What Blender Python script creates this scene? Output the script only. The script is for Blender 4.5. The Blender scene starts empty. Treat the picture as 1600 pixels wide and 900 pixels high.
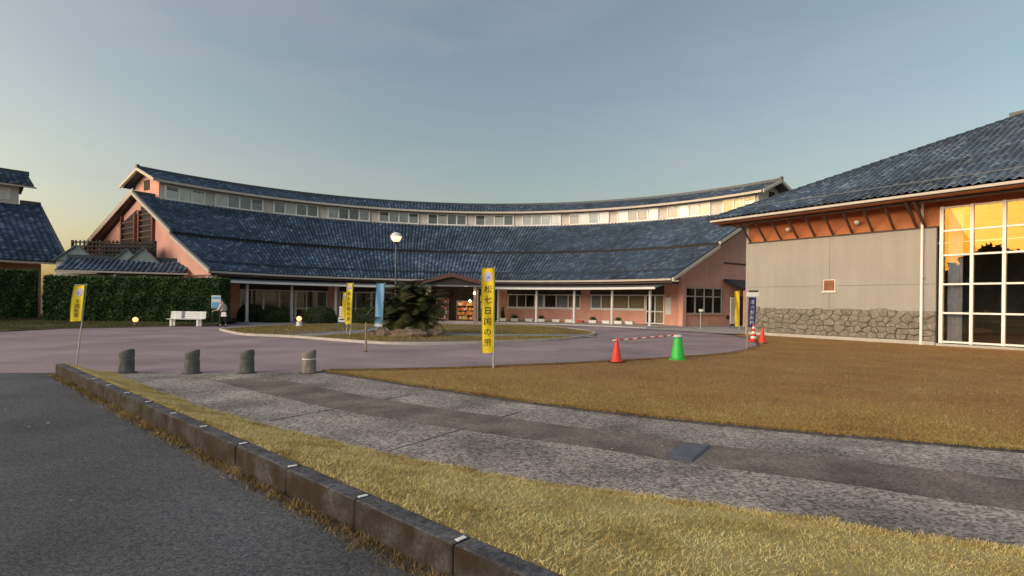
import bpy, math, random
import numpy as np
from mathutils import Vector, Matrix
random.seed(7); rng = np.random.default_rng(7)
sc = bpy.context.scene
COL = sc.collection
R = math.radians

# ------------------------------------------------------------------ camera
cam = bpy.data.cameras.new('camera'); cam_o = bpy.data.objects.new('camera', cam); COL.objects.link(cam_o)
cam.sensor_width = 36; cam.lens = 19.125; cam.shift_y = 23/1600; cam.clip_start = .05; cam.clip_end = 3000
cam_o.matrix_world = Matrix.Translation((0, 0, 1.65)) @ Matrix.Rotation(math.pi/2, 4, 'X') @ Matrix.Rotation(.0125, 4, 'Z')
sc.camera = cam_o
# ------------------------------------------------------------------ sky and sun
SUN_EL, SUN_ROT = 6.0, -99.0
world = bpy.data.worlds.new('World'); sc.world = world; world.use_nodes = True
nt = world.node_tree
sky = nt.nodes.new('ShaderNodeTexSky'); sky.sky_type = 'NISHITA'; sky.sun_disc = False
sky.sun_elevation = R(SUN_EL); sky.sun_rotation = R(SUN_ROT)
sky.air_density = 1.0; sky.dust_density = 3.0; sky.ozone_density = .8
tcw = nt.nodes.new('ShaderNodeTexCoord'); mpw = nt.nodes.new('ShaderNodeMapping'); mpw.inputs['Scale'].default_value = (1.2, 1.2, 5.5)
nzw = nt.nodes.new('ShaderNodeTexNoise'); nzw.inputs['Scale'].default_value = 2.2; nzw.inputs['Detail'].default_value = 7; nzw.inputs['Roughness'].default_value = .55
mrw = nt.nodes.new('ShaderNodeMapRange'); mrw.inputs['From Min'].default_value = .42; mrw.inputs['From Max'].default_value = .78; mrw.inputs['To Min'].default_value = .06; mrw.inputs['To Max'].default_value = .34
mxw = nt.nodes.new('ShaderNodeMix'); mxw.data_type = 'RGBA'; mxw.inputs[7].default_value = (2.05, 1.85, 1.95, 1)      # thin high veil of cloud
nt.links.new(tcw.outputs['Generated'], mpw.inputs[0]); nt.links.new(mpw.outputs[0], nzw.inputs['Vector']); nt.links.new(nzw.outputs['Fac'], mrw.inputs['Value'])
nt.links.new(mrw.outputs[0], mxw.inputs[0]); nt.links.new(sky.outputs[0], mxw.inputs[6]); nt.links.new(mxw.outputs[2], nt.nodes['Background'].inputs[0])
nt.nodes['Background'].inputs[1].default_value = .1
sun = bpy.data.lights.new('sun', 'SUN'); sun.energy = 1.15; sun.angle = R(50); sun.color = (1, .87, .72)
sun_o = bpy.data.objects.new('sun', sun); COL.objects.link(sun_o)
el, az = R(17), R(SUN_ROT-34)
sdir = Vector((math.sin(az)*math.cos(el), math.cos(az)*math.cos(el), math.sin(el)))
sun_o.rotation_euler = sdir.to_track_quat('Z', 'Y').to_euler(); sun_o.location = sdir*80
vs = sc.view_settings; vs.view_transform = 'Standard'; vs.look = 'None'; vs.gamma = 1; vs.exposure = 1.46
vs.use_curve_mapping = False

# ------------------------------------------------------------------ helpers
def lin(r, g, b):
    f = lambda c: (c/255/12.92) if c/255 <= .04045 else ((c/255+.055)/1.055)**2.4
    return (f(r), f(g), f(b))

def mat(name, col, rough=.7, var=.12, scale=6, col2=None, bump=0, bscale=80, metallic=0, spec=.5, mottle=0, mscale=40, streak=0):
    m = bpy.data.materials.new(name); m.use_nodes = True
    t = m.node_tree; n = t.nodes; L = t.links; b = n['Principled BSDF']
    b.inputs['Roughness'].default_value = rough; b.inputs['Metallic'].default_value = metallic
    b.inputs['Specular IOR Level'].default_value = spec
    tc = n.new('ShaderNodeTexCoord')
    nz = n.new('ShaderNodeTexNoise'); nz.inputs['Scale'].default_value = scale; nz.inputs['Detail'].default_value = 5
    L.new(tc.outputs['Object'], nz.inputs['Vector'])
    rp = n.new('ShaderNodeValToRGB'); rp.color_ramp.elements[0].position = .3; rp.color_ramp.elements[1].position = .7
    c2 = col2 or tuple(min(1, c*(1+var)) for c in col)
    c1 = col if col2 else tuple(c*(1-var) for c in col)
    rp.color_ramp.elements[0].color = (*c1, 1); rp.color_ramp.elements[1].color = (*c2, 1)
    L.new(nz.outputs['Fac'], rp.inputs['Fac'])
    out = rp.outputs['Color']
    if mottle:
        mz = n.new('ShaderNodeTexNoise'); mz.inputs['Scale'].default_value = mscale; mz.inputs['Detail'].default_value = 3
        L.new(tc.outputs['Object'], mz.inputs['Vector'])
        mr = n.new('ShaderNodeMapRange'); mr.inputs['From Min'].default_value = .32; mr.inputs['From Max'].default_value = .68
        mr.inputs['To Min'].default_value = 1-mottle; mr.inputs['To Max'].default_value = 1+mottle
        L.new(mz.outputs['Fac'], mr.inputs['Value'])
        mx = n.new('ShaderNodeVectorMath'); mx.operation = 'SCALE'
        L.new(out, mx.inputs[0]); L.new(mr.outputs['Result'], mx.inputs['Scale']); out = mx.outputs['Vector']
    if streak:      # rain streaks run down the wall
        mp = n.new('ShaderNodeMapping'); mp.inputs['Scale'].default_value = (1.5, 1.5, .13); L.new(tc.outputs['Object'], mp.inputs[0])
        sz = n.new('ShaderNodeTexNoise'); sz.inputs['Scale'].default_value = 1.6; sz.inputs['Detail'].default_value = 8; sz.inputs['Roughness'].default_value = .7; L.new(mp.outputs[0], sz.inputs['Vector'])
        sr = n.new('ShaderNodeMapRange'); sr.inputs['From Min'].default_value = .35; sr.inputs['From Max'].default_value = .65; sr.inputs['To Min'].default_value = 1-streak; sr.inputs['To Max'].default_value = 1+streak*.5; L.new(sz.outputs['Fac'], sr.inputs['Value'])
        sv = n.new('ShaderNodeVectorMath'); sv.operation = 'SCALE'; L.new(out, sv.inputs[0]); L.new(sr.outputs[0], sv.inputs['Scale']); out = sv.outputs['Vector']
    L.new(out, b.inputs['Base Color'])
    if bump:
        bz = n.new('ShaderNodeTexNoise'); bz.inputs['Scale'].default_value = bscale; bz.inputs['Detail'].default_value = 4
        L.new(tc.outputs['Object'], bz.inputs['Vector'])
        bp = n.new('ShaderNodeBump'); bp.inputs['Strength'].default_value = bump; bp.inputs['Distance'].default_value = .02
        L.new(bz.outputs['Fac'], bp.inputs['Height']); L.new(bp.outputs['Normal'], b.inputs['Normal'])
    return m

def emit(name, col, strength):
    m = bpy.data.materials.new(name); m.use_nodes = True; b = m.node_tree.nodes['Principled BSDF']
    b.inputs['Base Color'].default_value = (.8, .8, .75, 1)
    b.inputs['Emission Color'].default_value = (*col, 1); b.inputs['Emission Strength'].default_value = strength
    return m

def glass(name, tint=(.55, .6, .6), ior=1.9, rough=.02, gloss_tint=(1, 1, 1)):
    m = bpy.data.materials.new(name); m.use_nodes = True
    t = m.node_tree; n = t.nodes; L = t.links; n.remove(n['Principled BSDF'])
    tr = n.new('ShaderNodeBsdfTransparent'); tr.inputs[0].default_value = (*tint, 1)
    gl = n.new('ShaderNodeBsdfGlossy'); gl.inputs['Roughness'].default_value = rough; gl.inputs['Color'].default_value = (*gloss_tint, 1)
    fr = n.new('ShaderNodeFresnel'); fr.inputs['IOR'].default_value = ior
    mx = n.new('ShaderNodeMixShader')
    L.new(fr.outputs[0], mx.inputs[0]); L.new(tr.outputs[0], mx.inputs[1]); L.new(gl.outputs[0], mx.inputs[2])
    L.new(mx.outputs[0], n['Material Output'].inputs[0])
    return m

def tile_mat(name):
    m = bpy.data.materials.new(name); m.use_nodes = True
    t = m.node_tree; n = t.nodes; L = t.links; b = n['Principled BSDF']
    ge = n.new('ShaderNodeNewGeometry'); oi = n.new('ShaderNodeObjectInfo')
    ad = n.new('ShaderNodeMath'); ad.operation = 'ADD'
    L.new(ge.outputs['Random Per Island'], ad.inputs[0]); L.new(oi.outputs['Random'], ad.inputs[1])
    fr = n.new('ShaderNodeMath'); fr.operation = 'FRACT'; L.new(ad.outputs[0], fr.inputs[0])
    rp = n.new('ShaderNodeValToRGB'); cr = rp.color_ramp
    cr.elements[0].position = 0; cr.elements[0].color = (.024, .040, .069, 1)
    cr.elements[1].position = 1; cr.elements[1].color = (.115, .15, .195, 1); e2 = cr.elements.new(.86); e2.color = (.062, .095, .145, 1)
    e = cr.elements.new(.55); e.color = (.036, .061, .102, 1)
    L.new(fr.outputs[0], rp.inputs['Fac'])
    nz = n.new('ShaderNodeTexNoise'); nz.inputs['Scale'].default_value = .35; nz.inputs['Detail'].default_value = 6
    L.new(ge.outputs['Position'], nz.inputs['Vector'])
    mr = n.new('ShaderNodeMapRange'); mr.inputs['From Min'].default_value = .35; mr.inputs['From Max'].default_value = .7
    mr.inputs['To Min'].default_value = .8; mr.inputs['To Max'].default_value = 1.6; L.new(nz.outputs['Fac'], mr.inputs['Value'])
    mx = n.new('ShaderNodeVectorMath'); mx.operation = 'SCALE'; L.new(rp.outputs['Color'], mx.inputs[0]); L.new(mr.outputs[0], mx.inputs['Scale'])
    L.new(mx.outputs['Vector'], b.inputs['Base Color'])
    b.inputs['Roughness'].default_value = .5; b.inputs['Specular IOR Level'].default_value = .4
    return m

def aggregate(name, c1, c2, scale=55, big=1.2, rough=.9, bump=.5, stain=(.72, 1.25)):
    """speckled concrete or asphalt: stones of two tones, broad stains"""
    m = bpy.data.materials.new(name); m.use_nodes = True
    t = m.node_tree; n = t.nodes; L = t.links; b = n['Principled BSDF']; b.inputs['Roughness'].default_value = rough
    b.inputs['Specular IOR Level'].default_value = .3
    ge = n.new('ShaderNodeNewGeometry')
    vo = n.new('ShaderNodeTexVoronoi'); vo.inputs['Scale'].default_value = scale; L.new(ge.outputs['Position'], vo.inputs['Vector'])
    nz = n.new('ShaderNodeTexNoise'); nz.inputs['Scale'].default_value = scale*.25; nz.inputs['Detail'].default_value = 6
    nz.inputs['Roughness'].default_value = .7; L.new(ge.outputs['Position'], nz.inputs['Vector'])
    sp = n.new('ShaderNodeSeparateColor'); L.new(vo.outputs['Color'], sp.inputs[0])
    ad = n.new('ShaderNodeMath'); ad.operation = 'ADD'; L.new(sp.outputs[0], ad.inputs[0]); L.new(nz.outputs['Fac'], ad.inputs[1])
    rp = n.new('ShaderNodeValToRGB'); rp.color_ramp.elements[0].position = .55/2; rp.color_ramp.elements[1].position = 1.45/2
    rp.color_ramp.elements[0].color = (*c1, 1); rp.color_ramp.elements[1].color = (*c2, 1)
    hf = n.new('ShaderNodeMath'); hf.operation = 'MULTIPLY'; hf.inputs[1].default_value = .5; L.new(ad.outputs[0], hf.inputs[0])
    L.new(hf.outputs[0], rp.inputs['Fac'])
    bz = n.new('ShaderNodeTexNoise'); bz.inputs['Scale'].default_value = big; bz.inputs['Detail'].default_value = 7; L.new(ge.outputs['Position'], bz.inputs['Vector'])
    mr = n.new('ShaderNodeMapRange'); mr.inputs['From Min'].default_value = .3; mr.inputs['From Max'].default_value = .7
    mr.inputs['To Min'].default_value = stain[0]; mr.inputs['To Max'].default_value = stain[1]; L.new(bz.outputs['Fac'], mr.inputs['Value'])
    mx = n.new('ShaderNodeVectorMath'); mx.operation = 'SCALE'; L.new(rp.outputs['Color'], mx.inputs[0]); L.new(mr.outputs[0], mx.inputs['Scale'])
    L.new(mx.outputs['Vector'], b.inputs['Base Color'])
    bp = n.new('ShaderNodeBump'); bp.inputs['Strength'].default_value = bump; bp.inputs['Distance'].default_value = .01
    L.new(hf.outputs[0], bp.inputs['Height']); L.new(bp.outputs['Normal'], b.inputs['Normal'])
    return m

def blade_mat(name, cols, rough=.75, patch=.5, grad=None, mixp=.5):
    """grass or leaf colour picked per blade, with broad patches"""
    m = bpy.data.materials.new(name); m.use_nodes = True
    t = m.node_tree; n = t.nodes; L = t.links; b = n['Principled BSDF']; b.inputs['Roughness'].default_value = rough
    b.inputs['Specular IOR Level'].default_value = .2
    ge = n.new('ShaderNodeNewGeometry')
    nz = n.new('ShaderNodeTexNoise'); nz.inputs['Scale'].default_value = patch; nz.inputs['Detail'].default_value = 5
    L.new(ge.outputs['Position'], nz.inputs['Vector'])
    m1 = n.new('ShaderNodeMapRange'); m1.inputs['From Min'].default_value = .3; m1.inputs['From Max'].default_value = .7; L.new(nz.outputs['Fac'], m1.inputs['Value'])
    mi = n.new('ShaderNodeMix'); mi.inputs[0].default_value = mixp
    L.new(ge.outputs['Random Per Island'], mi.inputs[2]); L.new(m1.outputs[0], mi.inputs[3])
    rp = n.new('ShaderNodeValToRGB'); cr = rp.color_ramp
    k = len(cols)
    cr.elements[0].position = .08; cr.elements[0].color = (*cols[0], 1); cr.elements[1].position = .92; cr.elements[1].color = (*cols[-1], 1)
    for i in range(1, k-1):
        e = cr.elements.new(.08+.84*i/(k-1)); e.color = (*cols[i], 1)
    L.new(mi.outputs[0], rp.inputs['Fac']); out = rp.outputs['Color']
    if grad:    # the turf turns from yellow-olive to brown across the plot
        (gx, gy), lo_, hi_, tint = grad
        vm = n.new('ShaderNodeVectorMath'); vm.operation = 'DOT_PRODUCT'; vm.inputs[1].default_value = (gx, gy, 0); L.new(ge.outputs['Position'], vm.inputs[0])
        n2 = n.new('ShaderNodeTexNoise'); n2.inputs['Scale'].default_value = .45; n2.inputs['Detail'].default_value = 6; L.new(ge.outputs['Position'], n2.inputs['Vector'])
        m3 = n.new('ShaderNodeMath'); m3.operation = 'MULTIPLY_ADD'; m3.inputs[1].default_value = 11; L.new(n2.outputs['Fac'], m3.inputs[0]); L.new(vm.outputs['Value'], m3.inputs[2])
        m4 = n.new('ShaderNodeMapRange'); m4.inputs['From Min'].default_value = lo_+5.5; m4.inputs['From Max'].default_value = hi_+5.5; L.new(m3.outputs[0], m4.inputs['Value'])
        mm = n.new('ShaderNodeMix'); mm.data_type = 'RGBA'; mm.blend_type = 'MULTIPLY'; mm.inputs[0].default_value = 1
        mg = n.new('ShaderNodeMix'); mg.data_type = 'RGBA'; mg.inputs[6].default_value = (*tint, 1); mg.inputs[7].default_value = (1, 1, 1, 1); L.new(m4.outputs[0], mg.inputs[0])
        L.new(out, mm.inputs[6]); L.new(mg.outputs[2], mm.inputs[7]); out = mm.outputs[2]
    L.new(out, b.inputs['Base Color'])
    return m

class MB:
    def __init__(s): s.v = []; s.f = []
    def add(s, vs, fs):
        o = len(s.v); s.v += [tuple(v) for v in vs]; s.f += [tuple(i+o for i in f) for f in fs]; return s
    def box(s, c, d, rz=0, rx=0, ry=0):
        M = Matrix.Translation(c) @ Matrix.Rotation(rz, 4, 'Z') @ Matrix.Rotation(ry, 4, 'Y') @ Matrix.Rotation(rx, 4, 'X')
        x, y, z = d[0]/2, d[1]/2, d[2]/2
        vs = [M @ Vector((a*x, b*y, e*z)) for a in (-1, 1) for b in (-1, 1) for e in (-1, 1)]
        return s.add(vs, [(0, 1, 3, 2), (4, 6, 7, 5), (0, 4, 5, 1), (2, 3, 7, 6), (0, 2, 6, 4), (1, 5, 7, 3)])
    def hexa(s, p):   # 8 points: bottom 4 ccw, top 4
        return s.add(p, [(3, 2, 1, 0), (4, 5, 6, 7), (0, 1, 5, 4), (1, 2, 6, 5), (2, 3, 7, 6), (3, 0, 4, 7)])
    def slab(s, quad, t):   # a quad thickened downwards by t
        q = [Vector(p) for p in quad]; return s.hexa([p-Vector((0, 0, t)) for p in q]+q)
    def prism(s, poly, z0, z1):
        n = len(poly); vs = [(x, y, z0) for x, y in poly]+[(x, y, z1) for x, y in poly]
        return s.add(vs, [tuple(range(n-1, -1, -1)), tuple(range(n, 2*n))]+[(i, (i+1) % n, n+(i+1) % n, n+i) for i in range(n)])
    def tube(s, pts, rad, n=8):
        pts = [Vector(p) for p in pts]; rings = []
        rr = rad if isinstance(rad, (list, tuple)) else [rad]*len(pts)
        for i, p in enumerate(pts):
            d = (pts[min(i+1, len(pts)-1)]-pts[max(i-1, 0)]).normalized()
            a = d.cross(Vector((0, 0, 1)) if abs(d.z) < .9 else Vector((1, 0, 0))).normalized(); b = d.cross(a)
            rings.append([p+(a*math.cos(2*math.pi*k/n)+b*math.sin(2*math.pi*k/n))*rr[i] for k in range(n)])
        vs = [v for r in rings for v in r]; fs = []
        for i in range(len(pts)-1):
            for k in range(n): fs.append((i*n+k, i*n+(k+1) % n, (i+1)*n+(k+1) % n, (i+1)*n+k))
        fs.append(tuple(range(n))); fs.append(tuple(range(len(vs)-1, len(vs)-n-1, -1)))
        return s.add(vs, fs)
    def lathe(s, prof, c=(0, 0, 0), n=16):
        vs = []; fs = []
        for r, z in prof:
            vs += [(c[0]+r*math.cos(2*math.pi*k/n), c[1]+r*math.sin(2*math.pi*k/n), c[2]+z) for k in range(n)]
        m = len(prof)
        for i in range(m-1):
            for k in range(n): fs.append((i*n+k, i*n+(k+1) % n, (i+1)*n+(k+1) % n, (i+1)*n+k))
        fs.append(tuple(range(n-1, -1, -1))); fs.append(tuple(range((m-1)*n, m*n)))
        return s.add(vs, fs)
    def ring(s, r0, r1, h0, h1, a0, a1, n=24, h0b=None, h1b=None):
        """arc-shaped box about the origin; h0/h1 bottom/top at r0, h0b/h1b at r1; angles in degrees from +Y"""
        h0b = h0 if h0b is None else h0b; h1b = h1 if h1b is None else h1b; vs = []; fs = []
        for i in range(n+1):
            a = R(a0+(a1-a0)*i/n); sn, cs = math.sin(a), math.cos(a)
            vs += [(r0*sn, r0*cs, h0), (r1*sn, r1*cs, h0b), (r1*sn, r1*cs, h1b), (r0*sn, r0*cs, h1)]
        for i in range(n):
            for k in range(4): fs.append((i*4+k, i*4+(k+1) % 4, i*4+4+(k+1) % 4, i*4+4+k))
        fs += [(3, 2, 1, 0), (n*4, n*4+1, n*4+2, n*4+3)]
        return s.add(vs, fs)
    def mesh(s, name):
        me = bpy.data.meshes.new(name); me.from_pydata(s.v, [], s.f); me.validate(); me.update(); return me

def obj(name, mb, m, parent=None, loc=None, smooth=False, bevel=0, kind=None, rot=None):
    me = mb.mesh(name) if isinstance(mb, MB) else mb
    if m is not None and not me.materials: me.materials.append(m)
    if smooth: me.polygons.foreach_set('use_smooth', [True]*len(me.polygons))
    o = bpy.data.objects.new(name, me); COL.objects.link(o)
    if parent: o.parent = parent
    if loc: o.location = loc
    if rot: o.rotation_euler = rot
    if bevel:
        b = o.modifiers.new('bevel', 'BEVEL'); b.width = bevel; b.segments = 2; b.limit_method = 'ANGLE'
    if kind: o['kind'] = kind
    return o
def tag(o, label, cat, group=None):
    o['label'] = label; o['category'] = cat
    if group: o['group'] = group
    return o
def thing(name, label, cat, loc=(0, 0, 0), rz=0, group=None):
    o = bpy.data.objects.new(name, None); COL.objects.link(o); o.empty_display_size = .3
    o.location = loc; o.rotation_euler = (0, 0, rz); return tag(o, label, cat, group)
def struct(name, mb, m, smooth=False):
    o = obj(name, mb, m, smooth=smooth); o['kind'] = 'structure'; return o
def copy_tree(o, parent=None):
    c = o.copy(); COL.objects.link(c)
    if parent: c.parent = parent
    for ch in list(o.children): copy_tree(ch, c)
    return c
def np_mesh(name, V, nper, faces_per, m):
    """V: (N, nper, 3) array of pieces; faces_per: list of tuples of local indices (all same length)"""
    N = len(V); k = len(faces_per[0]); me = bpy.data.meshes.new(name)
    F = (np.arange(N)[:, None, None]*nper+np.array(faces_per)[None]).reshape(-1, k)
    me.vertices.add(N*nper); me.vertices.foreach_set('co', V.reshape(-1).astype(np.float32))
    me.loops.add(F.size); me.loops.foreach_set('vertex_index', F.reshape(-1).astype(np.int32))
    me.polygons.add(len(F)); me.polygons.foreach_set('loop_start', (np.arange(len(F))*k).astype(np.int32))
    me.update(calc_edges=True); me.validate(); me.materials.append(m); return me
def in_poly(P, poly):
    x, y = P[:, 0], P[:, 1]; c = np.zeros(len(P), bool); n = len(poly)
    for i in range(n):
        x1, y1 = poly[i]; x2, y2 = poly[(i+1) % n]
        if y1 == y2: continue
        c ^= ((y1 > y) != (y2 > y)) & (x < (x2-x1)*(y-y1)/(y2-y1)+x1)
    return c

# tiles: an S-shaped pan tile over a bilinear patch (a: lower left, b: lower right, c: upper right, d: upper left)
PROF = [(0, -.01), (.22, .0), (.45, .035), (.7, .075), (.9, .04), (1.0, .0)]
def tile(mb, a, b, c, d, nrm, lift=.03, amp=1.0):
    a, b, c, d, nrm = Vector(a), Vector(b), Vector(c), Vector(d), Vector(nrm); k = len(PROF); vs = []
    for s, h in PROF: vs.append(a.lerp(b, s)+nrm*(h*amp+lift-.035))
    for s, h in PROF: vs.append(a.lerp(b, s)+nrm*(h*amp+lift))
    for s, h in PROF: vs.append(d.lerp(c, s)+nrm*(h*amp))
    fs = []
    for r in range(2):
        for i in range(k-1): fs.append((r*k+i, r*k+i+1, (r+1)*k+i+1, (r+1)*k+i))
    mb.add(vs, fs)

# ------------------------------------------------------------------ materials
M = {}
M['tile'] = tile_mat('glazed_roof_tile')
M['ridge'] = mat('ridge_tile', (.040, .055, .075), .45, .25, 3)
M['pink'] = mat('pink_render', (.74, .38, .29), .85, .08, 1.2, bump=.2, bscale=120, mottle=.05, mscale=9, streak=.07)
M['pinkdark'] = mat('salmon_render', (.80, .42, .32), .85, .08, 1.2, bump=.2, bscale=120, mottle=.05, mscale=9, streak=.07)
M['clere'] = mat('greige_render', (.66, .61, .55), .85, .06, 1, bump=.1, mottle=.04, mscale=8, streak=.08)
M['cream'] = mat('cream_panel', (.36, .338, .305), .8, .05, .6, bump=.03, bscale=150, mottle=.03, mscale=7, streak=.07)
M['orange'] = mat('orange_cladding', (.44, .145, .055), .7, .10, 2, mottle=.08, mscale=12)
M['brown'] = mat('brown_timber', (.085, .040, .026), .6, .2, 4)
M['dkbrown'] = mat('dark_brown_board', (.050, .026, .020), .6, .2, 4)
M['soffit'] = mat('soffit_board', (.23, .15, .10), .75, .1, 3)
M['fascia'] = mat('fascia_paint', (.52, .46, .39), .6, .06, 2)
M['gutter'] = mat('gutter_metal', (.46, .42, .38), .45, .08, 2)
M['canopy'] = mat('canopy_sheet_metal', (.17, .19, .21), .45, .08, 2, metallic=.3)
M['dark'] = mat('dark_soffit', (.028, .024, .022), .8, .1, 3)
M['white'] = mat('white_frame', (.86, .84, .80), .45, .04, 3)
M['column'] = mat('grey_column', (.70, .68, .65), .6, .06, 3)
M['interior'] = mat('interior_wall', (.34, .29, .24), .9, .2, 1)
M['intfloor'] = mat('interior_floor', (.10, .08, .07), .6, .2, 1)
M['glass'] = glass('window_glass', (.95, .96, .96), 1.45)
M['bigglass'] = glass('hall_window_glass', (.82, .85, .88), 1.72, .01, (1, .56, .15))  # amber gloss colour puts the sunset orange into the pane reflections
M['curtain'] = mat('pale_curtain', (.42, .46, .50), .9, .12, 5)
M['blind'] = mat('tan_blind', (.34, .25, .15), .9, .12, 2)
M['greyblind'] = mat('grey_blind', (.30, .31, .32), .9, .12, 2)
M['paleblind'] = mat('pale_blind', (.78, .76, .72), .9, .12, 2)
M['concrete'] = mat('concrete', (.42, .40, .38), .9, .12, 2.5, bump=.3, mottle=.08, mscale=30)
M['footing'] = mat('pale_footing', (.48, .45, .40), .9, .1, 2.5, bump=.3)
M['stone'] = mat('wall_stone', (.17, .147, .118), .95, .35, 3, col2=(.29, .255, .205), bump=.7, bscale=25, mottle=.25, mscale=14)
M['mortar'] = mat('mortar', (.21, .182, .15), .95, .15, 6)
M['asphalt'] = aggregate('road_asphalt', (.052, .056, .064), (.138, .143, .158), 75, .6, stain=(.65, 1.3))
M['drive'] = aggregate('pink_grey_asphalt', (.265, .205, .222), (.385, .305, .328), 60, .4, stain=(.74, 1.22))
M['agg'] = aggregate('exposed_aggregate', (.14, .122, .115), (.48, .43, .405), 42, .9, bump=.6, stain=(.5, 1.3))
M['band'] = aggregate('brown_path_band', (.105, .085, .078), (.23, .19, .175), 60, 1.3, stain=(.6, 1.5))
M['edge'] = aggregate('dark_edging', (.05, .046, .044), (.12, .11, .105), 40, 2)
M['kerb'] = mat('kerb_stone', (.080, .062, .048), .9, .2, 2.2, col2=(.135, .132, .145), bump=.5, bscale=50, mottle=.2, mscale=25)
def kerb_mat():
    m = aggregate('kerb_stone_dirt_shade', (.060, .060, .070), (.135, .135, .150), 45, 3, bump=.9, stain=(.55, 1.3)); t = m.node_tree; n = t.nodes; L = t.links
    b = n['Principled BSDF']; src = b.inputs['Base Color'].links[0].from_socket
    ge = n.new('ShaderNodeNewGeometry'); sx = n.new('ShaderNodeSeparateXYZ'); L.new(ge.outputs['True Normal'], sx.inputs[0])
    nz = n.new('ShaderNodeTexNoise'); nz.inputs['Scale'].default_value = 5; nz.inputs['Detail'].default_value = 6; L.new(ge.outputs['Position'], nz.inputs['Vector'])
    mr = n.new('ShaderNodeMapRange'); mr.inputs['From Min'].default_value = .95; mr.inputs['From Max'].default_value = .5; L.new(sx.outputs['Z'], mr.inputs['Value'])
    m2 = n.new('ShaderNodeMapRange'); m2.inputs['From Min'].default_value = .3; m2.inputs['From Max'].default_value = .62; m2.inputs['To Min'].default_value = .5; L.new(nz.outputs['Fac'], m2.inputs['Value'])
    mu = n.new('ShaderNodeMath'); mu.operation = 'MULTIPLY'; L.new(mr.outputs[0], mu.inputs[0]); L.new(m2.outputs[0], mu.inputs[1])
    mx = n.new('ShaderNodeMix'); mx.data_type = 'RGBA'; L.new(mu.outputs[0], mx.inputs[0]); L.new(src, mx.inputs[6]); mx.inputs[7].default_value = (.028, .020, .013, 1)  # steep faces: brown dirt, darkened further in the colour for shade
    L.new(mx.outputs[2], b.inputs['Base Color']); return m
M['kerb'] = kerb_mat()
LG = ((.55, .84), 5.5, 12.5, (1.12, 1.34, 1.12))
M['lawn'] = blade_mat('dry_lawn_soil', [(.22, .12, .048), (.29, .17, .066), (.35, .22, .092)], patch=.5, grad=LG)
M['lawnblade'] = blade_mat('dry_lawn_blade', [(.20, .092, .034), (.30, .155, .058), (.36, .21, .085), (.34, .225, .08), (.50, .37, .18)], patch=.9, grad=LG, mixp=.6)
M['bank'] = blade_mat('bank_soil', [(.30, .22, .09), (.42, .33, .13), (.52, .43, .2)], patch=3)
M['stripblade'] = blade_mat('yellow_grass_blade', [(.27, .19, .07), (.44, .34, .12), (.56, .46, .19), (.70, .60, .31), (.42, .40, .12)], patch=2.2, mixp=.6)
M['weed'] = blade_mat('dry_weed', [(.05, .035, .018), (.16, .105, .04), (.30, .22, .09), (.48, .38, .17)], patch=2)
M['islegrass'] = blade_mat('island_grass', [(.12, .11, .03), (.22, .18, .055), (.32, .25, .09), (.18, .19, .04)], patch=.5)
M['soil'] = mat('soil', (.16, .12, .075), .95, .25, 2, bump=.6, bscale=20)
M['verge'] = mat('dark_grass_soil', (.085, .075, .035), .95, .3, 1.5, bump=.6, bscale=20)
M['vergegrass'] = blade_mat('verge_grass', [(.05, .06, .02), (.10, .10, .03), (.16, .14, .05)], patch=.6)
M['hedge'] = blade_mat('hedge_leaf', [(.016, .042, .017), (.034, .076, .026), (.062, .112, .034), (.11, .145, .042)], .6, 1.1)
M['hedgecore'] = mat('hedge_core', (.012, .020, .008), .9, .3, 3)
M['shrub'] = blade_mat('shrub_leaf', [(.025, .04, .012), (.05, .07, .02), (.09, .11, .03)], .6, 2)
M['frond'] = blade_mat('cycad_frond', [(.012, .022, .010), (.028, .042, .015), (.07, .075, .026), (.14, .11, .045)], .55, 1.5)
M['trunk'] = mat('cycad_trunk', (.05, .035, .022), .95, .3, 12, bump=1, bscale=20)
M['rock'] = mat('brown_rock', (.17, .125, .095), .95, .3, 3, bump=.8, bscale=14, mottle=.2, mscale=10)
M['bluestone'] = aggregate('blue_grey_paving', (.19, .21, .22), (.32, .34, .35), 20, .8)
M['bollard'] = mat('bollard_granite', (.115, .115, .112), .9, .25, 7, bump=.6, bscale=60, mottle=.2, mscale=45)
M['yellow'] = mat('yellow_banner_cloth', (.78, .58, .02), .8, .08, 5)
M['skyblue'] = mat('light_blue_banner_cloth', (.20, .42, .66), .8, .08, 5)
M['navy'] = mat('navy_banner_cloth', (.03, .035, .16), .8, .08, 5)
M['ink'] = mat('black_ink', (.03, .02, .015), .8, .05)
M['emblem'] = mat('lilac_emblem', (.52, .46, .66), .8, .1, 8)
M['violet'] = mat('violet_emblem', (.20, .13, .40), .8, .1, 8)
M['whitecloth'] = mat('white_print', (.75, .75, .78), .8, .05)
M['pole'] = mat('pole_metal', (.40, .41, .40), .4, .05, metallic=.3)
M['cone_red'] = mat('red_cone_plastic', (.75, .055, .025), .45, .1, 6)
M['cone_green'] = mat('green_cone_plastic', (.035, .50, .06), .45, .1, 6)
M['cone_white'] = mat('white_cone_plastic', (.55, .60, .58), .45, .08, 6)
M['rubber'] = mat('black_rubber', (.02, .02, .02), .8, .1)
M['grate'] = mat('grate_steel', (.10, .12, .16), .45, .15, 8, metallic=.5)
M['lamp'] = emit('lamp_glow', (1, .76, .42), .42)
M['globe'] = emit('globe_glow', (1, .36, .07), .9)
M['bulb'] = emit('porch_bulb_glow', (1, .85, .6), 2.0)
M['metal'] = mat('lamp_metal', (.10, .11, .12), .4, .1, metallic=.4)
M['wood'] = mat('weathered_wood', (.30, .22, .15), .85, .2, 10)

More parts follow.
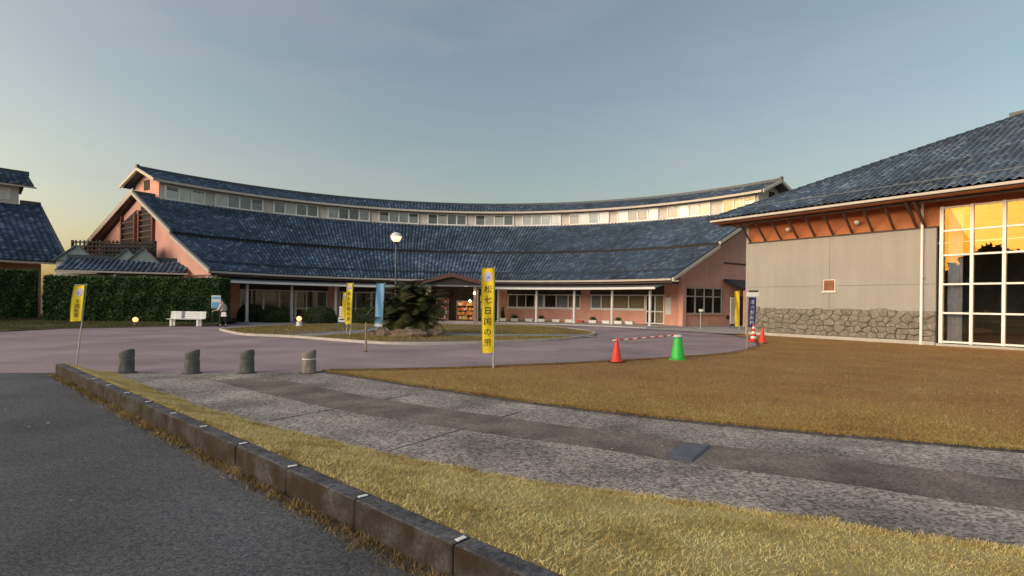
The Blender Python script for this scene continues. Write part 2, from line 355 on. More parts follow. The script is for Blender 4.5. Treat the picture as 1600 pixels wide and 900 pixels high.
# ------------------------------------------------------------------ ground, roads, paths
def sheet(name, pts, z, m):
    mb = MB(); mb.add([(x, y, z) for x, y in pts], [tuple(range(len(pts)))]); return struct(name, mb, m)
def ccw(p):
    a = sum(p[i][0]*p[(i+1) % len(p)][1]-p[(i+1) % len(p)][0]*p[i][1] for i in range(len(p)))
    return p if a > 0 else p[::-1]
def smooth_line(pts, n=6):
    """Catmull-Rom through pts"""
    P = [np.array(p, float) for p in pts]; P = [2*P[0]-P[1]]+P+[2*P[-1]-P[-2]]; out = []
    for i in range(1, len(P)-2):
        for k in range(n):
            t = k/n; a, b, c, d = P[i-1:i+3]
            out.append(tuple(.5*((2*b)+(c-a)*t+(2*a-5*b+4*c-d)*t*t+(3*b-a-3*c+d)*t**3)))
    return out+[tuple(P[-2])]

sheet('ground', [(-900, -900), (900, -900), (900, 900), (-900, 900)], -.03, M['verge'])
sheet('asphalt_road', [(-60, -20), (12, -20), (12, -4), (2.2, 1.0), (-9.8, 11.8), (-11.5, 11.6), (-60, 7.0)], 0, M['asphalt'])
drive_out = [(-60, 7.0), (-11.5, 11.6), (-9.9, 11.8), (-4.41, 12.55), (-3.73, 12.74), (-1.55, 13.33), (.02, 14.02), (2.74, 15.39),
             (4.94, 16.72), (6.79, 17.98), (8.33, 19.62), (10.24, 22.55), (11.6, 26.2), (12.1, 30), (11.6, 33), (13.5, 44), (-22, 44),
             (-20, 33.0), (-21.3, 30.2), (-23.2, 28.2), (-23.6, 25.0), (-60, 18)]
sheet('driveway', ccw(drive_out), .004, M['drive'])
kerb_a, kerb_b = Vector((-9.72, 11.60, 0)), Vector((3.05, .17, 0))
kd = (kerb_b-kerb_a).normalized(); kn = Vector((-kd.y, kd.x, 0))     # kn points to the grass side
if kn.y < 0: kn = -kn
path_near = smooth_line([(-8.9, 11.95), (-4.88, 8.34), (-3.09, 6.95), (-1.34, 5.78), (.02, 5.03), (1.1, 4.61), (2.03, 4.26), (2.79, 3.92), (3.45, 3.64), (5.5, 2.75), (9, 1.3)])
path_far = smooth_line([(-4.41, 12.50), (-3.28, 11.69), (-1.98, 10.62), (.02, 9.11), (1.89, 7.95), (3.42, 7.23), (4.75, 6.69), (5.91, 6.26), (8, 5.55), (12, 4.3)])
sheet('footpath', ccw(path_near+path_far[::-1]), .008, M['agg'])
band_near = smooth_line([(-6.04, 10.97), (-2.97, 8.46), (-.47, 6.92), (.76, 6.3), (1.99, 5.58), (3.01, 5.09), (4.19, 4.42), (6.5, 3.4), (9.5, 2.2)])
band_far = smooth_line([(-5.13, 11.52), (-2.12, 9.08), (.02, 7.71), (1.62, 6.79), (2.27, 6.42), (3.49, 5.9), (4.93, 5.21), (7.2, 4.3), (10, 3.2)])
sheet('footpath_band', ccw(band_near+band_far[::-1]), .012, M['band'])
def strip(name, line, w, z0, z1, m):
    mb = MB(); n = len(line); L2 = []
    for i, p in enumerate(line):
        d = np.array(line[min(i+1, n-1)])-np.array(line[max(i-1, 0)]); d = d/np.linalg.norm(d); nn = np.array((-d[1], d[0]))
        L2.append((np.array(p)-nn*w/2, np.array(p)+nn*w/2))
    for i in range(n-1):
        a, b = L2[i]; c, d = L2[i+1]
        mb.hexa([(*a, z0), (*c, z0), (*d, z0), (*b, z0), (*a, z1), (*c, z1), (*d, z1), (*b, z1)])
    return struct(name, mb, m)
strip('path_edging', path_far, .17, -.02, .022, M['edge'])
# transverse joints of the footpath
for (p, q) in (((-1.34, 5.95), (.15, 8.2)), ((-3.26, 7.35), (-1.75, 9.6))):
    strip('footpath_joint', [p, q], .012, .004, .0145, M['band'])
lawn_poly = [p for p in path_far[::-1] if True]
lawn_edge = smooth_line([(-4.2, 12.62), (-3.73, 12.74), (-1.55, 13.33), (.02, 14.02), (2.74, 15.39), (4.94, 16.72), (6.79, 17.98), (8.33, 19.62), (10.24, 22.55), (11.6, 26.2), (12.1, 30)])
lawn_poly = ccw([(12.5, 4.2)]+path_far[::-1]+lawn_edge+[(13.6, 31.2), (24, 16.2), (24, 4)])
sheet('lawn', lawn_poly, .02, M['lawn'])
strip('driveway_edging', lawn_edge, .10, -.02, .055, M['edge'])
# grass bank between kerb and path, climbing to the kerb top
bank = MB(); nb = 60; rows = 5
kl = (kerb_b-kerb_a).length
pn = np.array(path_near); pl = np.r_[0, np.cumsum(np.hypot(*np.diff(pn, axis=0).T))]
BV = []
for i in range(nb+1):
    t = i/nb; k = kerb_a+kd*(kl*t)+kn*.135; s = t*pl[-1]
    q = Vector((np.interp(s, pl, pn[:, 0]), np.interp(s, pl, pn[:, 1]), 0))
    for j in range(rows):
        u = j/(rows-1); p = k.lerp(q, u); z = .205*(1-u)**1.4+.014-(.05 if j == 0 else 0)+(.012*random.random() if 0 < j < rows-1 else 0)
        BV.append((p.x, p.y, z))
bank.add(BV, [(i*rows+j, (i+1)*rows+j, (i+1)*rows+j+1, i*rows+j+1) for i in range(nb) for j in range(rows-1)])
bank_o = struct('grass_bank', bank, M['bank'], smooth=True)

# ------------------------------------------------------------------ grass blades (nobody could count them)
def blades(name, pts, z, hmin, hmax, w, lean, m, label, cat='grass'):
    N = len(pts); a = rng.uniform(0, 2*np.pi, N); h = rng.uniform(hmin, hmax, N); wd = w*rng.uniform(.6, 1.4, N)
    la = rng.uniform(0, 2*np.pi, N); ll = h*rng.uniform(.2, lean, N)
    V = np.zeros((N, 3, 3)); c, s = np.cos(a)*wd/2, np.sin(a)*wd/2
    zz = z if np.ndim(z) else np.full(N, z)
    V[:, 0] = np.c_[pts[:, 0]-c, pts[:, 1]-s, zz]; V[:, 1] = np.c_[pts[:, 0]+c, pts[:, 1]+s, zz]
    V[:, 2] = np.c_[pts[:, 0]+np.cos(la)*ll, pts[:, 1]+np.sin(la)*ll, zz+h]
    o = obj(name, np_mesh(name, V, 3, [(0, 1, 2)], m), None, kind='stuff'); return tag(o, label, cat)
def scatter(poly, n):
    P = np.array(poly); lo, hi = P.min(0), P.max(0); q = rng.uniform(lo, hi, (n, 2)); return q[in_poly(q, poly)]
# bank
t = rng.uniform(0, 1, 240000); u = rng.uniform(0, 1, 240000)
kx = np.array(kerb_a)[None, :2]+np.array(kd)[None, :2]*(kl*t)[:, None]+np.array(kn)[None, :2]*.145
qx = np.c_[np.interp(t*pl[-1], pl, pn[:, 0]), np.interp(t*pl[-1], pl, pn[:, 1])]
ragged = u*(1.03+.05*np.sin(t*90)+.04*np.sin(t*217))
bp_ = kx*(1-ragged[:, None])+qx*ragged[:, None]
blades('bank_grass', bp_, .215*np.clip(1-ragged, 0, 1)**1.4+.008, .008, .034, .008, 2.2, M['stripblade'], 'short yellow dry grass on the bank between kerb and footpath')
near = scatter([(-5, 3.5), (14, 3.5), (14, 22), (-5, 22)], 1000000); near = near[in_poly(near, lawn_poly)]
nd = np.hypot(near[:, 0], near[:, 1]); near = near[rng.uniform(0, 1, len(near)) < np.clip(np.exp(-(nd-7)/3.2), 0, 1)]
far_ = scatter(lawn_poly, 300000)
lp = np.r_[near, far_]
dist = np.hypot(lp[:, 0], lp[:, 1])
V_h = np.clip(dist/14, .8, 2.0)
blades('lawn_grass', lp, .018, .010, .034, .010, 2.0, M['lawnblade'], 'mown golden brown dry grass covering the large lawn')
# ragged turf spilling over the edges
def edge_turf(name, line, n, w, z, m, label, side=0):
    L_ = np.array(line); l_ = np.r_[0, np.cumsum(np.hypot(*np.diff(L_, axis=0).T))]; q = rng.uniform(0, l_[-1], n)
    c = np.c_[np.interp(q, l_, L_[:, 0]), np.interp(q, l_, L_[:, 1])]; e = 1e-2
    d = np.c_[np.interp(q+e, l_, L_[:, 0]), np.interp(q+e, l_, L_[:, 1])]-c; d /= (np.linalg.norm(d, axis=1)[:, None]+1e-9); nn = np.c_[-d[:, 1], d[:, 0]]
    off = side+w*(.5*np.sin(q*3.1)+.4*np.sin(q*7.7+1)+.3*np.sin(q*17))*.6+rng.normal(0, w*.6, n)
    blades(name, c+nn*off[:, None], z, .012, .045, .010, 1.8, m, label)
edge_turf('lawn_edge_grass', path_far, 26000, .05, .02, M['lawnblade'], 'ragged fringe of dry grass along the far path edge', .09)
edge_turf('driveway_edge_grass', lawn_edge, 20000, .05, .03, M['lawnblade'], 'ragged fringe of dry grass along the driveway edging', -.08)
edge_turf('path_edge_grass', path_near, 26000, .06, .012, M['stripblade'], 'ragged fringe of yellow grass along the near path edge', -.02)
# dry weeds along the foot of the kerb
t = np.repeat(rng.uniform(0, 1, 1000)**.9, 16); w0 = kerb_a.xy
wp = np.array(kerb_a)[None, :2]+np.array(kd)[None, :2]*(kl*t)[:, None]-np.array(kn)[None, :2]*(np.abs(rng.normal(0, .06, len(t)))+.01)[:, None]
wp += rng.normal(0, .03, wp.shape)
wp = wp[((wp-np.array(kerb_a)[:2]) @ np.array(kn)[:2]) < -.004]
blades('kerb_weed', wp, 0, .010, .055, .007, 1.6, M['weed'], 'dry brown weeds growing along the foot of the kerb', 'weeds')

# fallen leaves and grit lying about on the paving
N = 420; lx = np.r_[np.c_[rng.normal(-5.9, .55, 170), rng.normal(11.35, .22, 170)], np.c_[rng.uniform(-8, 6, 250), rng.uniform(4, 18, 250)]]
lz = np.r_[np.full(170, .016), np.full(250, .022)]; C3 = np.c_[lx, lz]
a_ = rng.uniform(0, 6.28, N); sz_ = rng.uniform(.012, .03, N); ax = np.c_[np.cos(a_), np.sin(a_), rng.uniform(-.1, .3, N)]*sz_[:, None]; bx_ = np.c_[-np.sin(a_), np.cos(a_), rng.uniform(0, .25, N)]*sz_[:, None]*.55
lv_ = obj('fallen_leaves', np_mesh('fallen_leaves', np.stack([C3-ax, C3+bx_, C3+ax, C3-bx_], 1), 4, [(0, 1, 2, 3)], M['stripblade']), None, kind='stuff'); tag(lv_, 'pale dry leaves and grit scattered on the paving before the bollards', 'leaves')
# ------------------------------------------------------------------ kerb
kt = thing('road_kerb', 'low dark stone kerb running diagonally beside the asphalt road', 'kerb', tuple(kerb_a), math.atan2(kd.y, kd.x))
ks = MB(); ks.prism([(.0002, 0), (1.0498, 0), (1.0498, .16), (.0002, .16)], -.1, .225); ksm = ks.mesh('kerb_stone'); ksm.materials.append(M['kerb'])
mk = MB(); mk.box((0, 0, 0), (.03, .07, .006)); mkm = mk.mesh('joint_marker'); mkm.materials.append(M['white'])
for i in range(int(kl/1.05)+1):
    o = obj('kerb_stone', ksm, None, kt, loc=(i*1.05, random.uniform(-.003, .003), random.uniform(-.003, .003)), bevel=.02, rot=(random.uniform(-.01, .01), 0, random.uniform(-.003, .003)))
    if i > 1: obj('joint_marker', mkm, None, o, loc=(1.03, .075+random.uniform(-.015, .015), .227), rot=(0, 0, random.uniform(-.4, .4)))

# ------------------------------------------------------------------ main curved hall
CX, CY = -3.5, 27.0
def pol(r, a, h=0): a = R(a); return Vector((r*math.sin(a), r*math.cos(a), h))
hall = thing('curved_hall', 'long crescent hall with pink walls, blue tiled roof and clerestory windows', 'building', (CX, CY, 0))
SL = .508
def th0(r): return -63.5+(r-17.8)/(29.7-17.8)*3.4       # left verge
def th1(r): return 54.6+(r-17.8)/(29.7-17.8)*.9          # right verge
def roof_h(r): return 3.5+SL*(r-17.8)
def arc_tiles(name, r0, r1, ncol, nrow, hf, lo, hi, slope, m=None):
    mb = MB(); ca = math.cos(math.atan(slope)); sa = math.sin(math.atan(slope))
    for j in range(nrow):
        ra, rb = r0+(r1-r0)*j/nrow, r0+(r1-r0)*(j+1)/nrow
        for i in range(ncol):
            s0, s1 = i/ncol, (i+1)/ncol
            an = lambda r, s: lo(r)+(hi(r)-lo(r))*s
            mid = R(an(ra, (s0+s1)/2)); nrm = (-sa*math.sin(mid), -sa*math.cos(mid), ca)
            tile(mb, pol(ra-.02, an(ra, s0), hf(ra)), pol(ra-.02, an(ra, s1), hf(ra)), pol(rb, an(rb, s1), hf(rb)), pol(rb, an(rb, s0), hf(rb)), nrm)
    return obj(name, mb, m or M['tile'], hall, smooth=True, kind='stuff')
arc_tiles('lower_roof_tiles', 17.75, 23.2, 140, 20, roof_h, th0, th1, SL)
arc_tiles('upper_roof_tiles', 22.75, 29.25, 172, 24, lambda r: roof_h(r)+.26, th0, th1, SL)
mb = MB(); mb.ring(22.80, 22.92, roof_h(22.85)+.03, roof_h(22.85)+.24, th0(23), th1(23), 64); obj('roof_step_shade_board', mb, M['dark'], hall)  # dark colour stands for the shadow line below the roof step
mb = MB(); vs = []; fs = []; nn_ = 64
for i in range(nn_+1):
    for r_ in (17.9, 29.3):
        a = th0(r_)+.2+(th1(r_)-th0(r_)-.4)*i/nn_
        for z in (-.17, -.07): vs.append(pol(r_, a, roof_h(r_)+z))
for i in range(nn_):
    o4 = i*4; fs += [(o4, o4+2, o4+6, o4+4), (o4+1, o4+5, o4+7, o4+3), (o4, o4+4, o4+5, o4+1), (o4+2, o4+3, o4+7, o4+6)]
fs += [(0, 1, 3, 2), (nn_*4, nn_*4+2, nn_*4+3, nn_*4+1)]
mb.add(vs, fs); obj('roof_deck', mb, M['soffit'], hall)
# snow bars, gutter, eave board
def arc_tube(name, r, h, a0, a1, rad, m, n=72): 
    mb = MB(); mb.tube([pol(r, a0+(a1-a0)*i/n, h) for i in range(n+1)], rad, 6); return obj(name, mb, m, hall)
arc_tube('snow_bar', 18.75, roof_h(18.75)+.17, -62.2, 53.8, .035, M['ridge'])
arc_tube('snow_bar', 18.95, roof_h(18.95)+.13, -62.2, 53.8, .03, M['ridge'])
mb = MB(); mb.ring(17.62, 17.76, 3.33, 3.46, -63.3, 54.5, 72); obj('gutter', mb, M['gutter'], hall)
mb = MB(); mb.ring(17.78, 17.88, 3.16, 3.40, -63.2, 54.4, 72); obj('eave_board', mb, M['dkbrown'], hall)
# verge boards at both ends (front slope), then the back slope
def verge(a_fn, side):
    for nm, (ra, rb, dz) in (('verge_board', (17.7, 22.8, 0)), ('verge_board', (22.8, 29.7, .26))):
        mb = MB(); e0, e1 = side*.25/ra*57.3, side*.02
        p = [pol(ra, a_fn(ra)), pol(rb, a_fn(rb))]
        t0 = (pol(1, 90+a_fn(ra)))*side
        q = []
        for r_, pp in ((ra, p[0]), (rb, p[1])):
            for off in (.0, .16):
                for z in (-.18, .06): q.append(pp+t0*off+Vector((0, 0, roof_h(r_)+dz+z)))
        mb.hexa([q[0], q[4], q[6], q[2], q[1], q[5], q[7], q[3]]); obj(nm, mb, M['fascia'], hall)
        mb = MB(); mb.tube([p[0]+t0*.02+Vector((0, 0, roof_h(ra)+dz+.09)), p[1]+t0*.02+Vector((0, 0, roof_h(rb)+dz+.09))], .09, 8); obj('verge_tile', mb, M['ridge'], hall)
verge(th0, -1); verge(th1, 1)
# back slope of the main roof, seen at the left gable
mb = MB(); hb = lambda r: 9.86-SL*(r-29.7)
n = 40
for i in range(n):
    a, b = -60.1+(115.6)*i/n, -60.1+115.6*(i+1)/n
    mb.hexa([pol(29.6, a, hb(29.6)-.22), pol(40, a, hb(40)-.22), pol(40, b, hb(40)-.22), pol(29.6, b, hb(29.6)-.22), pol(29.6, a, hb(29.6)), pol(40, a, hb(40)), pol(40, b, hb(40)), pol(29.6, b, hb(29.6))])
obj('back_roof_slope', mb, M['ridge'], hall)
mb = MB(); p0, p1 = pol(29.4, -60.25, hb(29.4)), pol(40.2, -60.25, hb(40.2)); tt = pol(1, -150)
mb.hexa([p0+Vector((0, 0, -.36)), p1+Vector((0, 0, -.36)), p1+tt*.1+Vector((0, 0, -.36)), p0+tt*.1+Vector((0, 0, -.36)), p0+Vector((0, 0, .04)), p1+Vector((0, 0, .04)), p1+tt*.1+Vector((0, 0, .04)), p0+tt*.1+Vector((0, 0, .04))])
obj('verge_board', mb, M['fascia'], hall)
mb = MB()
for i in range(10):
    a, b = -60.0+.55*i, -60.0+.55*(i+1)
    mb.hexa([pol(29.8, a, hb(29.8)-.30), pol(39.5, a, hb(39.5)-.30), pol(39.5, b, hb(39.5)-.30), pol(29.8, b, hb(29.8)-.30), pol(29.8, a, hb(29.8)-.24), pol(39.5, a, hb(39.5)-.24), pol(39.5, b, hb(39.5)-.24), pol(29.8, b, hb(29.8)-.24)])
obj('verge_soffit', mb, M['soffit'], hall)
# gable end walls
def gable(a_fn, side, m, inset):
    """wall in the plane below the verge: from r=18.4 to r=40"""
    pa = pol(18.4, a_fn(18.4)-side*inset/18.4*57.3); pb = pol(40, a_fn(29.7)-side*inset/40*57.3)
    d = (pb-pa).normalized(); ln = (pb-pa).length; nn = Vector((d.y, -d.x, 0)); nn = nn if nn.dot(pol(1, 90))*side > 0 or True else -nn
    prof = [(0, 0), (ln, 0), (ln, hb(40)-.3), (11.2, roof_h(29.3)-.1), (4.4, roof_h(22.8)-.12), (0, 3.6)]
    mb = MB(); k = len(prof)
    vs = [pa+d*x+Vector((0, 0, z)) for x, z in prof]; back = Vector((-d.y, d.x, 0)); back = back if (back.dot(Vector((0, 1, 0))) > 0) else -back
    vs += [v+back*.2 for v in vs]
    mb.add(vs, [tuple(range(k)), tuple(range(2*k-1, k-1, -1))]+[(i, (i+1) % k, k+(i+1) % k, k+i) for i in range(k)])
    obj('gable_wall', mb, m, hall); return pa, d, -back
ga, gd, gn = gable(th0, -1, M['pink'], .8)
# louvres below the left apex
def on_g(x, z, o): return ga+gd*x+gn*o+Vector((0, 0, z))
gang = math.atan2(gd.y, gd.x)
for k, (x0, x1, top) in enumerate(((8.6, 10.55, 8.7), (11.45, 13.5, 8.5))):
    mb = MB()
    mb.hexa([on_g(x0-.15, 3.2, .01), on_g(x1+.15, 3.2, .01), on_g(x1+.15, 3.2, -.1), on_g(x0-.15, 3.2, -.1), on_g(x0-.15, top-(.65 if k == 0 else 0), .01), on_g(x1+.15, top-(0 if k == 0 else .85), .01), on_g(x1+.15, top-(0 if k == 0 else .85), -.1), on_g(x0-.15, top-(.65 if k == 0 else 0), -.1)])
    lv = obj('louvre_opening', mb, M['dark'], hall)
    for xx in (x0-.1, x1+.1):
        mb = MB(); zt = top-.35; mb.hexa([on_g(xx-.1, 3.2, .02), on_g(xx+.1, 3.2, .02), on_g(xx+.1, 3.2, .2), on_g(xx-.1, 3.2, .2), on_g(xx-.1, zt, .02), on_g(xx+.1, zt, .02), on_g(xx+.1, zt, .2), on_g(xx-.1, zt, .2)]); obj('louvre_frame', mb, mat('red_brown_frame', (.16, .045, .035), .6) if 'rb' not in M else M['rb'], hall)
    z = 3.5
    while z < top-.75:
        mb = MB(); mb.hexa([on_g(x0, z, .02), on_g(x1, z, .02), on_g(x1, z+.10, .15), on_g(x0, z+.10, .15), on_g(x0, z+.04, .02), on_g(x1, z+.04, .02), on_g(x1, z+.14, .15), on_g(x0, z+.14, .15)])
        obj('louvre_slat', mb, M['soffit'], lv); z += .44
# right gable wall (pink), facing the lawn
rg0 = Vector((12.5-CX, 40.3-CY, 0)); rgd = Vector((.825, .565, 0)); rgn = Vector((.565, -.825, 0))
prof = [(0, 0), (0, roof_h(20.5)-.1), (9.0, roof_h(29.3)-.1), (11, 9.2), (20, 4.6), (20, 0)]
mb = MB(); k = len(prof); vs = [rg0+rgd*x+Vector((0, 0, z)) for x, z in prof]; vs += [v-rgn*.2 for v in vs]
mb.add(vs, [tuple(range(k)), tuple(range(2*k-1, k-1, -1))]+[(i, (i+1) % k, k+(i+1) % k, k+i) for i in range(k)])
obj('gable_wall', mb, M['pinkdark'], hall)
def on_r(x, z, o): return rg0+rgd*x+rgn*o+Vector((0, 0, z))
def rbox(x0, x1, z0, z1, o0, o1):
    mb = MB(); return mb.hexa([on_r(x0, z0, o1), on_r(x1, z0, o1), on_r(x1, z0, o0), on_r(x0, z0, o0), on_r(x0, z1, o1), on_r(x1, z1, o1), on_r(x1, z1, o0), on_r(x0, z1, o0)])
wn = obj('bay_window', rbox(.45, 4.9, 1.0, 2.95, .005, .03), M['greyblind'], hall)
for x in (.45, 1.55, 2.65, 3.75, 4.85): obj('mullion', rbox(x-.05, x+.05, 1.0, 2.95, .03, .12), M['gutter'], wn)
for z in (1.02, 2.3, 2.93): obj('rail', rbox(.4, 4.9, z-.04, z+.04, .032, .10), M['gutter'], wn)
for i in range(4):
    for z0, z1 in ((1.06, 2.26), (2.34, 2.89)): obj('pane', rbox(.5+1.1*i, 1.5+1.1*i, z0, z1, .05, .06), M['glass'], wn)
obj('sill', rbox(.3, 5.0, .90, .98, .005, .16), M['pinkdark'], hall)
obj('string_course', rbox(5.2, 9.5, 5.0, 5.08, .005, .12), M['dkbrown'], hall)
obj('corner_pier', rbox(-.05, .33, 0, 3.3, .0, .22), M['pinkdark'], hall)
obj('wall_vent', rbox(5.6, 5.95, .55, .85, .005, .05), M['dkbrown'], hall)
# clerestory
WR = 29.0
mb = MB(); mb.ring(WR, WR+.2, 9.3, 10.95, -57.0, 53.7, 80); obj('clerestory_wall', mb, M['clere'], hall)
for a, sgn in ((-57.0, -1), (53.7, 1)):
    mb = MB(); d = pol(1, a); tng = pol(1, a+90)
    pr = [(WR, 9.3), (WR+4, 9.3), (WR+4, 10.95), (WR+2, 11.8), (WR, 10.95)]; k = 5
    vs = [d*r_+Vector((0, 0, z)) for r_, z in pr]; vs += [v-tng*sgn*.2 for v in vs]; vs = [v+tng*sgn*.05 for v in vs]
    mb.add(vs, [tuple(range(k)), tuple(range(2*k-1, k-1, -1))]+[(i, (i+1) % k, k+(i+1) % k, k+i) for i in range(k)])
    obj('clerestory_end_wall', mb, M['clere'] if sgn > 0 else M['pink'], hall)
    mb = MB(); c = d*(WR+2.0)+tng*sgn*.06+Vector((0, 0, 10.75)); mb.box(c, (.9, .06, .8), math.atan2(d.y, d.x)); obj('end_vent', mb, M['dark'], hall)
lo2 = lambda r: -58.3; hi2 = lambda r: 55.2
arc_tiles('clerestory_roof_tiles', 28.4, 31.0, 178, 8, lambda r: 10.86+.42*(r-28.4), lo2, hi2, .42)
mb = MB(); mb.ring(28.35, 31.0, 10.74, 10.84, -58.2, 55.1, 80, h0b=11.83, h1b=11.93); obj('clerestory_deck', mb, M['soffit'], hall)
mb = MB(); mb.ring(31.0, 33.8, 11.83, 11.95, -58.2, 55.1, 80, h0b=10.7, h1b=10.82); obj('clerestory_back_roof', mb, M['ridge'], hall)
mb = MB(); mb.ring(28.24, 28.345, 10.69, 10.87, -58.2, 55.1, 80); obj('clerestory_gutter', mb, M['fascia'], hall)
mb = MB(); mb.ring(30.87, 31.13, 11.95, 12.17, -58.5, 55.4, 80); obj('ridge_cap', mb, M['ridge'], hall)
for a in (-58.4, 55.3):
    mb = MB(); mb.box(pol(31, a, 12.12), (.22, .22, .30), R(-a)); obj('ridge_end_tile', mb, M['ridge'], hall)
    sgn = -1 if a < 0 else 1
    for r0_, r1_, z0_, z1_ in ((28.3, 31, 10.82, 11.96), (31, 33.8, 11.96, 10.8)):
        mb = MB(); d = pol(1, a); tg = pol(1, a+90)*sgn; p0, p1 = d*r0_, d*r1_
        q = [p0+Vector((0, 0, z0_-.16)), p1+Vector((0, 0, z1_-.16)), p1+tg*.1+Vector((0, 0, z1_-.16)), p0+tg*.1+Vector((0, 0, z0_-.16))]
        mb.hexa(q+[v+Vector((0, 0, .24)) for v in q]); obj('verge_board', mb, M['fascia'], hall)
mb = MB(); mb.ring(28.92, 28.995, 9.42, 9.52, -57.0, 53.7, 80); obj('clerestory_flashing', mb, M['fascia'], hall)
for i in range(12):
    c = -44.85+9.6*(i-1); a0, a1 = c-3.85, c+3.85
    n = 4
    if i == 0: a0, n = -56.2, 3; a1 = -50.4
    if i == 11: a0, a1, n = 47.8, 53.2, 3
    mb = MB(); mb.ring(28.955, 28.996, 9.60, 10.56, a0, a1, 4); w = obj('window', mb, M['dark'], hall)
    mb = MB(); z0, z1 = 9.56, 10.60; dw = (a1-a0)/n
    mb.ring(28.88, 28.953, z0-.055, z0+.05, a0-.12, a1+.12, 6); mb.ring(28.88, 28.953, z1-.05, z1+.055, a0-.12, a1+.12, 6)
    for k in range(n+1): mb.ring(28.88, 28.953, z0+.052, z1-.052, a0+dw*k-.12, a0+dw*k+.12, 1)
    obj('frame', mb, M['white'], w)
    for k in range(n):
        bl = random.choice(['paleblind', 'paleblind', 'greyblind', 'paleblind']) if i > 2 else random.choice(['greyblind', 'greyblind', 'paleblind'])
        if i > 7: bl = random.choice(['blind', 'paleblind', 'greyblind'])
        mb = MB(); mb.ring(28.945, 28.953, 9.61, 10.55-random.choice([0, 0, .12, .3]), a0+dw*k+.14, a0+dw*(k+1)-.14, 2); obj('blind', mb, M[bl], w)
        mb = MB(); mb.ring(28.925, 28.932, 9.612, 10.548, a0+dw*k+.122, a0+dw*(k+1)-.122, 2); obj('pane', mb, M['glass'], w)
# front wall: piers, sill walls, door and window bays
FR = 21.5
def pier(a0, a1, z0=0, z1=3.4, m='pink', nm='wall_pier', r0=FR, r1=FR+.25):
    mb = MB(); mb.ring(r0, r1, z0, z1, a0, a1, max(1, int((a1-a0)/2))); return obj(nm, mb, M[m], hall)
for a in ((-61.5, -51.2), (-33.1, -30.6), (6.2, 8.2), (25.8, 28.0), (45.3, 49.6)): pier(*a)
pier(-16.5, -12.2); pier(8.2, 25.8, 0, 1.12, nm='sill_wall'); pier(28.0, 40.9, 0, 1.12, nm='sill_wall')
pier(8.2, 25.8, 2.42, 3.4, 'dkbrown', 'lintel'); pier(28.0, 45.3, 2.42, 3.4, 'dkbrown', 'lintel'); pier(-51.2, -33.1, 2.42, 3.4, 'dkbrown', 'lintel'); pier(-30.6, -16.5, 2.42, 3.4, 'dkbrown', 'lintel')
pier(-12.2, 6.2, 2.75, 3.4, 'dkbrown', 'lintel')
mb = MB(); mb.ring(FR-.1, FR-.005, 1.13, 1.21, 8.2, 25.8, 10); obj('window_sill', mb, M['white'], hall)
mb = MB(); mb.ring(FR-.1, FR-.005, 1.13, 1.21, 28.0, 40.9, 8); obj('window_sill', mb, M['white'], hall)
def bay(a0, a1, n, z0, z1, nm, blinds=None, fr='white', mid=None):
    dw = (a1-a0)/n; hw = .045/FR*57.3
    mb = MB(); mb.ring(FR+.02, FR+.10, z1-.09, z1, a0-hw, a1+hw, n); w = obj(nm, mb, M[fr], hall)
    for k in range(n+1):
        mb = MB(); mb.ring(FR+.02, FR+.10, z0, z1-.092, a0+dw*k-hw, a0+dw*k+hw, 1); obj('mullion', mb, M[fr], w)
    for zz in [z0+.045]+([mid] if mid else []):
        for k in range(n):
            mb = MB(); mb.ring(FR+.03, FR+.095, zz-.045, zz+.045, a0+dw*k+hw+.005, a0+dw*(k+1)-hw-.005, 1); obj('rail', mb, M[fr], w)
    for k in range(n):
        mb = MB(); mb.ring(FR+.06, FR+.066, z0+.02, z1-.02, a0+dw*k+.05, a0+dw*(k+1)-.05, 1); obj('pane', mb, M['glass'], w)
        if blinds and blinds[k % len(blinds)]:
            mb = MB(); mb.ring(FR+.14, FR+.15, z0, z1, a0+dw*k, a0+dw*(k+1), 1); obj('blind', mb, M[blinds[k % len(blinds)]], w)
bay(-51.0, -46.6, 2, .12, 2.42, 'glazed_door', mid=1.0); bay(-46.4, -40.0, 2, .12, 2.42, 'glazed_door'); bay(-39.8, -33.3, 3, .12, 2.42, 'glazed_door', mid=1.0)
bay(-30.4, -23.6, 2, .12, 2.42, 'glazed_door', mid=1.0); bay(-23.4, -16.7, 3, .12, 2.42, 'glazed_door')
bay(8.4, 16.9, 4, 1.22, 2.42, 'window', [None, None, None, 'greyblind']); bay(17.1, 25.6, 3, 1.22, 2.42, 'window', [None, 'greyblind', 'blind'])
bay(28.2, 33.0, 2, 1.22, 2.42, 'window', ['greyblind', 'blind']); bay(33.2, 40.8, 2, 1.22, 2.42, 'window', ['blind'])
bay(41.1, 45.2, 2, .12, 2.42, 'glazed_door', ['dark', 'blind'], mid=1.1)
mb = MB(); mb.ring(FR-.03, FR-.006, .9, 2.2, 45.6, 46.9, 1); obj('paper_notice', mb, M['paleblind'], hall)
# room behind the glass
mb = MB(); mb.ring(25.6, 25.7, 0, 3.3, -61, 49, 30); obj('room_back_wall', mb, M['interior'], hall)
mb = MB(); mb.ring(21.8, 25.6, .03, .06, -61, 49, 30); obj('room_floor', mb, M['intfloor'], hall)
mb = MB(); mb.ring(17.95, 25.6, 3.22, 3.28, -61, 49, 30); obj('soffit', mb, M['soffit'], hall)
